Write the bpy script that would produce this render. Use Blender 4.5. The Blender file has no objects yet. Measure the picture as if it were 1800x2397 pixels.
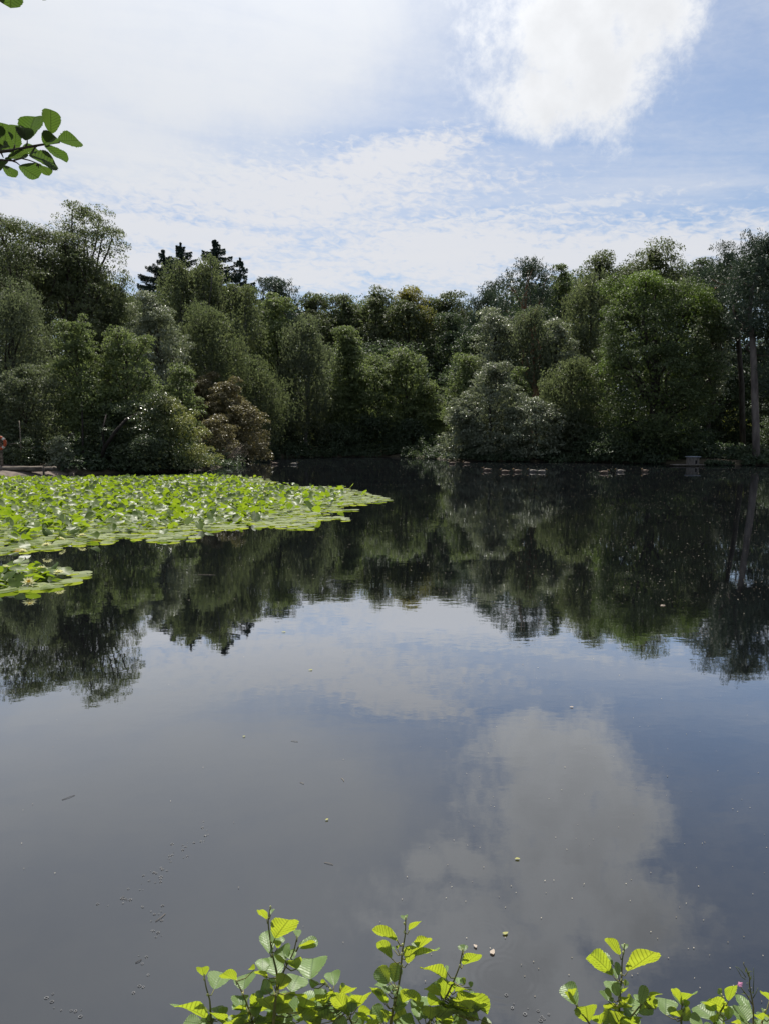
import bpy, math, random
import numpy as np
from mathutils import Vector

# ------------------------------------------------------------------ camera
R = math.radians
PITCH = R(5.8); CAMZ = 2.0; F = 1731.0
scene = bpy.context.scene
cam_d = bpy.data.cameras.new("camera"); cam = bpy.data.objects.new("camera", cam_d)
scene.collection.objects.link(cam); scene.camera = cam
cam.location = (0, 0, CAMZ); cam.rotation_euler = (R(90) - PITCH, 0, 0)
cam_d.sensor_fit = 'VERTICAL'; cam_d.sensor_height = 24
cam_d.lens = 12 * F / 1198.5
cam_d.clip_start = 0.05; cam_d.clip_end = 3000

# ------------------------------------------------------------------ sun, sky, exposure
SUN_EL, SUN_AZ = R(59), R(-6)          # azimuth from +Y towards +X
sun_dir = Vector((math.sin(SUN_AZ)*math.cos(SUN_EL), math.cos(SUN_AZ)*math.cos(SUN_EL), math.sin(SUN_EL)))
ld = bpy.data.lights.new("sun", 'SUN'); ld.energy = 5.0; ld.angle = R(0.6); ld.color = (1, .95, .87)
lo = bpy.data.objects.new("sun", ld); scene.collection.objects.link(lo)
lo.rotation_euler = (-sun_dir).to_track_quat('-Z', 'Y').to_euler(); lo.location = (0, 0, 60)
scene.view_settings.view_transform = 'Standard'; scene.view_settings.look = 'None'
scene.view_settings.exposure = 0.65; scene.view_settings.gamma = 1
scene.view_settings.use_curve_mapping = False
scene.cycles.max_bounces = 8; scene.cycles.transparent_max_bounces = 8
scene.cycles.diffuse_bounces = 3; scene.cycles.glossy_bounces = 3; scene.cycles.transmission_bounces = 4
scene.cycles.caustics_reflective = False; scene.cycles.caustics_refractive = False

def ray(x, y):
    a, b = (x-900)/F, (1198.5-y)/F
    return np.array([a, math.cos(PITCH)+b*math.sin(PITCH), -math.sin(PITCH)+b*math.cos(PITCH)])
def W(x, y, Y):
    d = ray(x, y); return np.array([0, 0, CAMZ]) + d*(Y/d[1])
def G(x, y, z=0.0):
    d = ray(x, y); t = (z-CAMZ)/d[2]; return np.array([0, 0, CAMZ]) + d*t

class NT:
    """small node-building helper"""
    def __init__(s, tree): s.t = tree; s.n = tree.nodes; s.l = tree.links
    def new(s, ty, **kw):
        n = s.n.new(ty)
        for k, v in kw.items(): setattr(n, k, v)
        return n
    def put(s, sock, v):
        if isinstance(v, bpy.types.NodeSocket): s.l.new(v, sock)
        elif v is not None: sock.default_value = v
    def m(s, op, a, b=None, c=None, clamp=False):
        n = s.new('ShaderNodeMath', operation=op); n.use_clamp = clamp
        for i, v in enumerate((a, b, c)):
            if v is not None: s.put(n.inputs[i], v)
        return n.outputs[0]
    def mix(s, f, a, b, blend='MIX'):
        n = s.new('ShaderNodeMix', data_type='RGBA', blend_type=blend)
        s.put(n.inputs[0], f); s.put(n.inputs[6], a); s.put(n.inputs[7], b); return n.outputs[2]
    def noise(s, vec, scale, detail=3, rough=.5, dist=0):
        n = s.new('ShaderNodeTexNoise'); s.put(n.inputs['Vector'], vec)
        n.inputs['Scale'].default_value = scale; n.inputs['Detail'].default_value = detail
        n.inputs['Roughness'].default_value = rough; n.inputs['Distortion'].default_value = dist
        return n.outputs['Fac']
    def ss(s, v, a, b, lo=0., hi=1.):
        n = s.new('ShaderNodeMapRange', interpolation_type='SMOOTHSTEP')
        s.put(n.inputs[0], v); n.inputs[1].default_value = a; n.inputs[2].default_value = b
        n.inputs[3].default_value = lo; n.inputs[4].default_value = hi; return n.outputs[0]
    def comb(s, x, y, z=0.):
        n = s.new('ShaderNodeCombineXYZ')
        for i, v in enumerate((x, y, z)): s.put(n.inputs[i], v)
        return n.outputs[0]

def c4(c): return (c[0], c[1], c[2], 1)

world = bpy.data.worlds.new("World"); scene.world = world; world.use_nodes = True
def build_sky():
    k = NT(world.node_tree); k.n.clear()
    tc = k.new('ShaderNodeTexCoord'); sp = k.new('ShaderNodeSeparateXYZ'); k.l.new(tc.outputs['Generated'], sp.inputs[0])
    x, y, z = sp.outputs
    az = k.m('ARCTAN2', x, y); el = k.m('ARCSINE', z)
    zz = k.m('MAXIMUM', z, .04)
    pu, pv = k.m('DIVIDE', x, zz), k.m('DIVIDE', y, zz)
    P = k.comb(pu, pv, 0)
    sky = k.new('ShaderNodeTexSky', sky_type='NISHITA'); sky.sun_disc = False
    sky.sun_elevation = SUN_EL; sky.sun_rotation = SUN_AZ; sky.air_density = 1.0; sky.dust_density = 1.6; sky.ozone_density = 1.3
    base = k.mix(1.0, sky.outputs[0], (.056, .063, .070, 1), 'MULTIPLY')
    D = tc.outputs['Generated']
    # warp of the big shapes
    w1 = k.m('SUBTRACT', k.noise(D, 5.5, 6, .62), .5)
    w2 = k.m('SUBTRACT', k.noise(D, 19, 7, .68), .5)
    w3 = k.m('SUBTRACT', k.noise(D, 58, 5, .65, .6), .5)
    warpB = k.m('ADD', k.m('ADD', k.m('MULTIPLY', w1, 1.0), k.m('MULTIPLY', w2, 1.0)), k.m('MULTIPLY', w3, .38))
    warp = k.m('ADD', k.m('MULTIPLY', w1, 1.1), k.m('MULTIPLY', w2, .45))
    def azel(px, py, refl=False):
        d = ray(px, py)
        if refl: d = d*np.array([1, 1, -1])
        d = d/np.linalg.norm(d); return math.atan2(d[0], d[1]), math.asin(d[2])
    def blob(px, py, rx, ry, rot=0, refl=False):
        """1 at the centre, 0 at the rim; radii in pixels of about .000578 rad"""
        a0, e0 = azel(px, py, refl); s = .00055
        da, de = k.m('SUBTRACT', az, a0), k.m('SUBTRACT', el, e0)
        da = k.m('MULTIPLY', da, math.cos(e0))
        c_, s_ = math.cos(R(rot)), math.sin(R(rot))
        u = k.m('ADD', k.m('MULTIPLY', da, c_/(rx*s)), k.m('MULTIPLY', de, s_/(rx*s)))
        v = k.m('ADD', k.m('MULTIPLY', da, -s_/(ry*s)), k.m('MULTIPLY', de, c_/(ry*s)))
        r = k.m('SQRT', k.m('ADD', k.m('MULTIPLY', u, u), k.m('MULTIPLY', v, v)))
        return k.m('SUBTRACT', 1.0, r)
    def mx(lst):
        o = lst[0]
        for q in lst[1:]: o = k.m('MAXIMUM', o, q)
        return o
    # A: the broad white sheet upper left, running on above the frame
    fa = mx([blob(150, 60, 820, 330, 5), blob(640, 70, 430, 260, 10), blob(120, -350, 900, 420),
             blob(200, 330, 420, 110, 0)])
    A = k.ss(k.m('ADD', fa, k.m('MULTIPLY', warp, .55)), -.12, .6)
    # B: the cumulus, with its reflected upper part
    fb = mx([blob(1330, 60, 215, 225), blob(1265, 225, 145, 110), blob(1400, 175, 130, 130), blob(1500, 40, 110, 130),
             blob(1340, -150, 190, 200), blob(1540, -270, 170, 120), blob(1130, -110, 110, 50, 20), blob(1010, -110, 70, 45),
             blob(1250, -420, 300, 140, 20)])
    B = k.ss(k.m('ADD', fb, k.m('MULTIPLY', warpB, 1.5)), -.10, .66)
    # C: mackerel cloud
    rot = k.comb(k.m('ADD', k.m('MULTIPLY', pu, .95), k.m('MULTIPLY', pv, .31)), k.m('SUBTRACT', k.m('MULTIPLY', pv, .95), k.m('MULTIPLY', pu, .31)), 0)
    rot2 = k.new('ShaderNodeVectorMath', operation='MULTIPLY'); k.l.new(rot, rot2.inputs[0]); rot2.inputs[1].default_value = (.55, 1.5, 1)
    fine = k.noise(k.comb(k.m('MULTIPLY', az, 62), k.m('ADD', k.m('MULTIPLY', el, 150), k.m('MULTIPLY', az, 14))), 1.0, 3, .6, .6)
    mid = k.noise(rot2.outputs[0], 2.2, 4, .6, .6)
    fc = mx([blob(640, 455, 560, 95, 4), blob(1050, 590, 520, 110, 0), blob(1500, 590, 700, 85, -2), blob(420, 545, 520, 50, -2),
             blob(900, 380, 300, 60, 12), blob(250, 600, 500, 60), blob(760, 640, 250, 60), blob(40, 480, 260, 60)])
    cov_ = k.m('ADD', fc, k.m('MULTIPLY', k.m('SUBTRACT', mid, .5), 1.3))
    Cm = k.ss(k.m('ADD', cov_, k.m('MULTIPLY', k.m('SUBTRACT', fine, .5), 1.7)), -.12, .72)
    # streak
    fs = mx([blob(1330, 483, 320, 20, 3), blob(1140, 503, 160, 14, 2)])
    S = k.m('MULTIPLY', k.ss(k.m('ADD', fs, k.m('MULTIPLY', k.m('SUBTRACT', fine, .5), 2.2)), .1, .9), .6)
    # general thin veil
    vn = k.noise(k.comb(k.m('MULTIPLY', pu, .5), pv, 0), .9, 5, .6, .5)
    V = k.ss(k.m('ADD', vn, k.m('MULTIPLY', k.m('SUBTRACT', fine, .5), .12)), .34, .66, .10, .62)
    # brightness of the cloud: forward scattering towards the sun, grey cores
    dt = k.new('ShaderNodeVectorMath', operation='DOT_PRODUCT'); k.l.new(D, dt.inputs[0]); dt.inputs[1].default_value = sun_dir
    glow = k.m('POWER', k.m('MAXIMUM', dt.outputs['Value'], 0), 14)
    core = k.m('MULTIPLY', k.ss(k.m('ADD', k.noise(D, 8.5, 5, .55), k.m('MULTIPLY', w2, .3)), .42, .68), k.ss(fb, .1, .6)); core = k.m('MULTIPLY', core, k.ss(el, .42, .62, .8, 1.5))
    lum = k.m('ADD', .49, k.m('MULTIPLY', glow, .8))
    lumB = k.m('MULTIPLY', k.m('ADD', .555, k.m('MULTIPLY', glow, 1.15)), k.m('SUBTRACT', 1.0, k.m('MULTIPLY', core, .13)))
    def colr(l, tint):
        n = k.new('ShaderNodeVectorMath', operation='SCALE'); n.inputs[0].default_value = tint; k.put(n.inputs['Scale'], l); return n.outputs[0]
    c = k.mix(V, base, colr(lum, (.93, .97, 1.06)))
    c = k.mix(k.m('MULTIPLY', Cm, .88), c, colr(lum, (1, 1.01, 1.05)))
    c = k.mix(S, c, colr(lum, (1, 1.02, 1.06)))
    c = k.mix(k.m('MULTIPLY', A, k.ss(k.m('ADD', mid, k.m('MULTIPLY', w2, .5)), .25, .7, .76, .98)), c, colr(lum, (.955, .99, 1.05)))
    c = k.mix(k.m('MULTIPLY', B, .97), c, colr(lumB, (.98, .995, 1.02)))
    bg = k.new('ShaderNodeBackground'); k.l.new(c, bg.inputs[0]); bg.inputs[1].default_value = 1.0
    out = k.new('ShaderNodeOutputWorld'); k.l.new(bg.outputs[0], out.inputs[0])
build_sky()

# ------------------------------------------------------------------ object helpers
col = scene.collection
def tag(o, label=None, cat=None, group=None, kind=None):
    if label: o["label"] = label
    if cat: o["category"] = cat
    if group: o["group"] = group
    if kind: o["kind"] = kind
    return o
def empty(name, loc, rz=0, **kw):
    o = bpy.data.objects.new(name, None); col.objects.link(o); o.location = loc; o.rotation_euler = (0, 0, rz)
    o.empty_display_size = .3
    return tag(o, **kw)
def mesh_np(name, V, Fq, mat, parent=None, smooth=False, attrs=None, uv=None, origin=None):
    """V (n,3); Fq (m,k) of equal k; attrs: dict name -> per-face floats"""
    V = np.asarray(V, np.float32); Fq = np.asarray(Fq, np.int32)
    if origin is not None: V = V - np.asarray(origin, np.float32)
    me = bpy.data.meshes.new(name); n, (m, kk) = len(V), Fq.shape
    me.vertices.add(n); me.vertices.foreach_set("co", V.ravel())
    me.loops.add(m*kk); me.loops.foreach_set("vertex_index", Fq.ravel())
    me.polygons.add(m); me.polygons.foreach_set("loop_start", np.arange(0, m*kk, kk, dtype=np.int32))
    try: me.polygons.foreach_set("loop_total", np.full(m, kk, np.int32))
    except Exception: pass
    me.polygons.foreach_set("use_smooth", np.full(m, smooth, bool))
    me.update(calc_edges=True)
    if attrs:
        for a, v in attrs.items():
            at = me.attributes.new(a, 'FLOAT', 'FACE'); at.data.foreach_set("value", np.asarray(v, np.float32))
    if uv is not None:
        l = me.uv_layers.new(name="UVMap"); l.data.foreach_set("uv", np.asarray(uv, np.float32)[Fq.ravel()].ravel())
    me.materials.append(mat)
    o = bpy.data.objects.new(name, me); col.objects.link(o)
    if parent is not None: o.parent = parent
    elif origin is not None: o.location = tuple(float(q) for q in origin)
    return o
class MB:
    """collects quads"""
    def __init__(s): s.V = []; s.F = []; s.n = 0
    def add(s, V, Fq):
        V = np.asarray(V, float).reshape(-1, 3); Fq = np.asarray(Fq, int)
        s.V.append(V); s.F.append(Fq + s.n); s.n += len(V)
    def tube(s, pts, rad, seg=7, cap=True):
        pts = np.asarray(pts, float); n = len(pts); rad = np.broadcast_to(np.asarray(rad, float), (n,)).copy()
        if cap:
            d0 = pts[0]-pts[1]; d1 = pts[-1]-pts[-2]
            pts = np.vstack([pts[0]+d0/(np.linalg.norm(d0)+1e-9)*rad[0]*.15, pts, pts[-1]+d1/(np.linalg.norm(d1)+1e-9)*rad[-1]*.15])
            rad = np.concatenate([[rad[0]*.02], rad, [rad[-1]*.02]]); n += 2
        t = np.gradient(pts, axis=0); t /= np.linalg.norm(t, axis=1)[:, None]+1e-9
        ref = np.array([0, 0, 1.]) if abs(t[:, 2]).mean() < .85 else np.array([1., 0, 0])
        u = np.cross(t, ref); u /= np.linalg.norm(u, axis=1)[:, None]+1e-9; v = np.cross(t, u)
        a = np.linspace(0, 2*np.pi, seg, endpoint=False)
        ring = pts[:, None]+rad[:, None, None]*(np.cos(a)[None, :, None]*u[:, None]+np.sin(a)[None, :, None]*v[:, None])
        i = np.arange(n-1)[:, None]*seg; j = np.arange(seg)[None]; j2 = (j+1) % seg
        f = np.stack([i+j, i+j2, i+seg+j2, i+seg+j], -1).reshape(-1, 4)
        s.add(ring.reshape(-1, 3), f)
    def box(s, c, h, rz=0, bevel=None):
        c = np.asarray(c, float); h = np.asarray(h, float)
        v = np.array([[x, y, z] for z in (-1, 1) for y in (-1, 1) for x in (-1, 1)])*h
        cr, sr = math.cos(rz), math.sin(rz)
        v = v@np.array([[cr, sr, 0], [-sr, cr, 0], [0, 0, 1]])+c
        s.add(v, [[0, 2, 3, 1], [4, 5, 7, 6], [0, 1, 5, 4], [2, 6, 7, 3], [0, 4, 6, 2], [1, 3, 7, 5]])
    def sphere(s, c, r, nu=10, nv=8):
        """ellipsoid, r a 3-vector"""
        c = np.asarray(c, float); r = np.broadcast_to(np.asarray(r, float), (3,))
        th = np.linspace(.02, math.pi-.02, nv); a = np.linspace(0, 2*math.pi, nu, endpoint=False)
        p = np.stack([np.sin(th)[:, None]*np.cos(a), np.sin(th)[:, None]*np.sin(a), np.cos(th)[:, None]*np.ones(nu)], -1)*r+c
        i = np.arange(nv-1)[:, None]*nu; j = np.arange(nu)[None]; j2 = (j+1) % nu
        s.add(p.reshape(-1, 3), np.stack([i+j, i+nu+j, i+nu+j2, i+j2], -1).reshape(-1, 4))
    def build(s, name, mat, parent=None, smooth=True, origin=None):
        return mesh_np(name, np.vstack(s.V), np.vstack(s.F), mat, parent, smooth, origin=origin)
def copy_tree(o, parent=None):
    c = o.copy(); col.objects.link(c)
    if parent is not None: c.parent = parent
    for ch in list(o.children): copy_tree(ch, c)
    return c

# ------------------------------------------------------------------ materials
def new_mat(name):
    m = bpy.data.materials.new(name); m.use_nodes = True; m.node_tree.nodes.clear(); return m, NT(m.node_tree)
def leaf_mat(name, ca, cb, trans=.45, tcol=None, rough=.52, spec=.32, yel=None):
    """leaf colour runs from ca to cb with the leaf's own tint; light passes through the blade"""
    m, k = new_mat(name)
    at = k.new('ShaderNodeAttribute', attribute_name='tint')
    c = k.mix(at.outputs['Fac'], c4(ca), c4(cb))
    if yel is not None:
        a2 = k.new('ShaderNodeAttribute', attribute_name='yellow'); c = k.mix(a2.outputs['Fac'], c, c4(yel))
    p = k.new('ShaderNodeBsdfPrincipled'); k.l.new(c, p.inputs['Base Color']); p.inputs['Roughness'].default_value = rough
    p.inputs['Specular IOR Level'].default_value = spec
    t = k.new('ShaderNodeBsdfTranslucent')
    tc_ = k.mix(1.0, c, c4(tcol or (1.22, 1.30, .98)), 'MULTIPLY'); k.l.new(tc_, t.inputs[0])
    mx = k.new('ShaderNodeMixShader'); mx.inputs[0].default_value = trans
    k.l.new(p.outputs[0], mx.inputs[1]); k.l.new(t.outputs[0], mx.inputs[2])
    o = k.new('ShaderNodeOutputMaterial'); k.l.new(mx.outputs[0], o.inputs[0]); return m
def rough_mat(name, ca, cb, scale=6, rough=.85, bump=.3, stretch=(1, 1, 1), spec=.2, detail=6):
    m, k = new_mat(name); tc = k.new('ShaderNodeTexCoord')
    v = k.new('ShaderNodeVectorMath', operation='MULTIPLY'); k.l.new(tc.outputs['Object'], v.inputs[0]); v.inputs[1].default_value = stretch
    n = k.noise(v.outputs[0], scale, detail, .6); c = k.mix(k.ss(n, .35, .65), c4(ca), c4(cb))
    p = k.new('ShaderNodeBsdfPrincipled'); k.l.new(c, p.inputs['Base Color']); p.inputs['Roughness'].default_value = rough
    p.inputs['Specular IOR Level'].default_value = spec
    if bump:
        b = k.new('ShaderNodeBump'); b.inputs['Strength'].default_value = bump; b.inputs['Distance'].default_value = .05
        k.l.new(n, b.inputs['Height']); k.l.new(b.outputs[0], p.inputs['Normal'])
    o = k.new('ShaderNodeOutputMaterial'); k.l.new(p.outputs[0], o.inputs[0]); return m

M = {}
M['birch'] = leaf_mat('birch_leaf', (0.071, 0.091, 0.041), (0.154, 0.169, 0.088))
M['birch_blue'] = leaf_mat('birch_leaf_blue', (0.077, 0.091, 0.051), (0.148, 0.167, 0.097))
M['willow'] = leaf_mat('willow_leaf', (.12, .135, .085), (.25, .27, .185), trans=.3, rough=.4)
M['alder'] = leaf_mat('alder_leaf', (0.089, 0.116, 0.046), (0.178, 0.209, 0.087), yel=(.3, .3, .05))
M['oak'] = leaf_mat('oak_leaf', (0.057, 0.075, 0.035), (0.129, 0.145, 0.065), trans=.4, yel=(.26, .22, .03))
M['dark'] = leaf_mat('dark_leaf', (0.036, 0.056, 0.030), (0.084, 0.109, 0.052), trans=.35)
M['beech'] = leaf_mat('beech_leaf', (0.049, 0.070, 0.030), (0.110, 0.140, 0.050), trans=.36, yel=(.14, .20, .035))
M['pine'] = leaf_mat('pine_needle', (0.036, 0.058, 0.038), (0.077, 0.103, 0.061), trans=.15)
M['spruce'] = leaf_mat('spruce_needle', (.028, .05, .036), (.055, .085, .06), trans=.1)
M['rhodo'] = leaf_mat('rhododendron_leaf', (0.046, 0.063, 0.030), (0.103, 0.127, 0.058), trans=.25, rough=.32, yel=(.30, .30, .08))
M['rhodo_brown'] = leaf_mat('rhododendron_brown', (.13, .11, .055), (.23, .195, .10), trans=.25, rough=.4)
M['bark'] = rough_mat('bark', (.035, .028, .022), (.08, .068, .055), 5, stretch=(1, 1, .25))
M['bark_birch'] = rough_mat('bark_birch', (.09, .08, .07), (.2, .19, .17), 3, stretch=(1, 1, 2.5))
M['bark_pine'] = rough_mat('bark_pine', (.11, .09, .08), (.21, .175, .15), 3, stretch=(1, 1, .3))
M['bark_orange'] = rough_mat('bark_orange', (.22, .12, .07), (.36, .22, .14), 3, stretch=(1, 1, .4))
M['dark_bark'] = rough_mat('dark_bark', (.014, .011, .009), (.035, .028, .022), 5)  # same bark in a darker tone, for the leaning trunk and upright stem
M['twig'] = rough_mat('twig', (.12, .10, .08), (.26, .22, .17), 8)
M['ground'] = rough_mat('ground_soil', (.035, .03, .018), (.075, .06, .035), 1.2, bump=.4)
M['dirt'] = rough_mat('dirt', (.07, .054, .042), (.16, .125, .1), 2.5, bump=.5)
M['log'] = rough_mat('log_wood', (.06, .048, .038), (.19, .16, .125), 4, stretch=(.4, 2, 2))

# ------------------------------------------------------------------ water
def build_water():
    m, k = new_mat('pond_water'); tc = k.new('ShaderNodeTexCoord')
    def st(sc):
        v = k.new('ShaderNodeVectorMath', operation='MULTIPLY'); k.l.new(tc.outputs['Object'], v.inputs[0]); v.inputs[1].default_value = sc; return v.outputs[0]
    n1 = k.noise(st((1, 1.4, 1)), 1.1, 3, .55)
    n2 = k.noise(st((1, 1.6, 1)), 6.0, 3, .5)
    patch = k.ss(k.noise(st((.6, 1.6, 1)), .11, 3, .5), .35, .7, .25, 1.0)
    h = k.m('ADD', k.m('MULTIPLY', n1, .0022), k.m('MULTIPLY', n2, .0005))
    h = k.m('MULTIPLY', h, patch)
    # little rings spreading where insects and fish touched the surface
    sp = k.new('ShaderNodeSeparateXYZ'); k.l.new(tc.outputs['Object'], sp.inputs[0])
    for px, py, rr in ((1175, 2285, .13), (1130, 2190, .11), (930, 1225, 1.0)):
        g = G(px, py)
        dx, dy = k.m('SUBTRACT', sp.outputs[0], float(g[0])), k.m('SUBTRACT', sp.outputs[1], float(g[1]))
        d = k.m('SQRT', k.m('ADD', k.m('MULTIPLY', dx, dx), k.m('MULTIPLY', dy, dy)))
        wv = k.m('MULTIPLY', k.m('SINE', k.m('MULTIPLY', d, 26/rr)), k.ss(d, rr*.25, rr*.8, 0, 1))
        wv = k.m('MULTIPLY', wv, k.ss(d, rr*.8, rr*1.5, 1, 0))
        h = k.m('ADD', h, k.m('MULTIPLY', wv, .00004*rr/.16))
    b = k.new('ShaderNodeBump'); b.inputs['Strength'].default_value = 1; b.inputs['Distance'].default_value = 1
    k.l.new(h, b.inputs['Height'])
    fr = k.new('ShaderNodeFresnel'); fr.inputs[0].default_value = 1.33; k.l.new(b.outputs[0], fr.inputs[1])
    gl = k.new('ShaderNodeBsdfGlossy'); gl.inputs['Roughness'].default_value = .012; gl.inputs[0].default_value = (.96, .98, 1, 1); k.l.new(b.outputs[0], gl.inputs['Normal'])
    df = k.new('ShaderNodeBsdfDiffuse'); murk = k.noise(st((1, 1, 1)), .5, 5, .6, .5); k.l.new(k.mix(k.ss(murk, .3, .7), (.0028, .0034, .0045, 1), (.0055, .006, .0068, 1)), df.inputs[0])
    mx = k.new('ShaderNodeMixShader'); k.l.new(k.m('MINIMUM', k.m('MULTIPLY', k.m('POWER', fr.outputs[0], .9), 2.45), .62), mx.inputs[0]); k.l.new(df.outputs[0], mx.inputs[1]); k.l.new(gl.outputs[0], mx.inputs[2])
    o = k.new('ShaderNodeOutputMaterial'); k.l.new(mx.outputs[0], o.inputs[0])
    V = [(-60, -1, 0), (60, -1, 0), (60, 95, 0), (-60, 95, 0)]
    return tag(mesh_np('pond_water', V, [[0, 1, 2, 3]], m), kind='structure')
build_water()

# ------------------------------------------------------------------ ground with the pond basin
shore = [(-33, 4), (-12, 2.2), (-5, 1.75), (0, 1.7), (5, 1.75), (12, 2.2), (34, 6), (42, 20), (40, 38), (33, 48)]
for px, Y in ((1800, 52), (1650, 54), (1500, 56.5), (1400, 58), (1250, 60), (1080, 62), (1000, 70), (900, 75), (750, 74), (640, 72), (600, 68), (570, 59), (505, 47), (430, 43), (300, 41), (160, 39.5), (120, 38.2), (0, 37.0)):
    shore.append(((px-900)/F*Y*1.0, Y))
shore += [(-30, 36), (-40, 28), (-40, 12)]
shore = np.array(shore)
def shore_dist(P):
    """signed distance to the waterline, positive on land"""
    best = np.full(len(P), 1e9); inside = np.zeros(len(P), bool); n = len(shore)
    for i in range(n):
        a, b = shore[i], shore[(i+1) % n]; ab = b-a
        t = np.clip(((P-a)@ab)/(ab@ab), 0, 1); d = np.linalg.norm(P-(a+t[:, None]*ab), axis=1); best = np.minimum(best, d)
        c = ((a[1] > P[:, 1]) != (b[1] > P[:, 1])) & (P[:, 0] < (b[0]-a[0])*(P[:, 1]-a[1])/(b[1]-a[1]+1e-12)+a[0]); inside ^= c
    return np.where(inside, -best, best)
def hgt(P):
    P = np.atleast_2d(np.asarray(P, float)); d = shore_dist(P)
    land = .28*(1-np.exp(-np.maximum(d, 0)/.5))+.9*(1-np.exp(-np.maximum(d, 0)/22))
    land = land+.05*np.sin(P[:, 0]*1.3+P[:, 1]*.7)*np.clip(d/3, 0, 1)+.03*np.sin(P[:, 0]*2.9-P[:, 1]*2.1)*np.clip(d/2, 0, 1)
    land = land+.012+np.where(d > 0, 0, 0)
    return np.where(d > 0, land, np.maximum(d*.45, -1.4)-.03)
def build_ground():
    xs = np.concatenate([-np.geomspace(900, 62, 14), np.arange(-60, 60.1, .8), np.geomspace(62, 900, 14)])
    ys = np.concatenate([-np.geomspace(900, 7, 14), np.arange(-5, 4, .3), np.arange(4, 100, .8), np.geomspace(101, 1200, 14)])
    X, Y = np.meshgrid(xs, ys); P = np.stack([X.ravel(), Y.ravel()], 1)
    V = np.column_stack([P, hgt(P)]); nx = len(xs)
    i = np.arange(len(ys)-1)[:, None]*nx; j = np.arange(nx-1)[None]
    Fq = np.stack([i+j, i+j+1, i+nx+j+1, i+nx+j], -1).reshape(-1, 4)
    tag(mesh_np('ground', V, Fq, M['ground'], smooth=True), kind='structure')
    # bare trodden beach at the left
    xs = np.arange(-34, -16.4, .3); ys = np.arange(36.5, 43, .3); X, Y = np.meshgrid(xs, ys); P = np.stack([X.ravel(), Y.ravel()], 1)
    V = np.column_stack([P, hgt(P)+.01+.02*np.sin(P[:, 0]*5)*np.sin(P[:, 1]*6)]); nx = len(xs)
    i = np.arange(len(ys)-1)[:, None]*nx; j = np.arange(nx-1)[None]
    Fq = np.stack([i+j, i+j+1, i+nx+j+1, i+nx+j], -1).reshape(-1, 4)
    tag(mesh_np('beach', V, Fq, M['dirt'], smooth=True), kind='structure')
build_ground()
def gz(x, y): return float(hgt([(x, y)])[0])

# ------------------------------------------------------------------ trees
def unit(n, rng): v = rng.normal(size=(n, 3)); return v/np.linalg.norm(v, axis=1)[:, None]
def leaves(Cc, D, N, L, Wd, rng, curl=.12):
    """rhombic blades: centre, axis, normal -> verts, faces"""
    D = D/np.linalg.norm(D, axis=1)[:, None]
    N = N-(N*D).sum(1)[:, None]*D; N /= np.linalg.norm(N, axis=1)[:, None]+1e-9; S = np.cross(D, N)
    L = L[:, None]; Wd = Wd[:, None]; n = len(Cc)
    V = np.empty((n, 4, 3)); V[:, 0] = Cc-D*L*.5; V[:, 1] = Cc+S*Wd*.5+N*Wd*curl-D*L*.08; V[:, 2] = Cc+D*L*.5-N*L*.08; V[:, 3] = Cc-S*Wd*.5+N*Wd*curl-D*L*.08
    return V.reshape(-1, 3), np.arange(n*4).reshape(-1, 4)
PROF = {
 'round': lambda t: np.clip(1-np.abs(2*t-.85)**2.4, .03, 1)**.5,
 'dome': lambda t: np.sqrt(np.clip(1-t**2*.97, .02, 1)),
 'egg': lambda t: np.where(t < .4, .72+.7*t, np.clip(1-(np.clip(t-.4, 0, 1)/.62)**2, .03, 1)**.55),
 'cone': lambda t: np.clip(1.04-t, .05, 1)**.62,
 'column': lambda t: np.clip(1-np.abs(2*t-.9)**3, .15, 1)**.7,
}
nleaf = [0]
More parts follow.
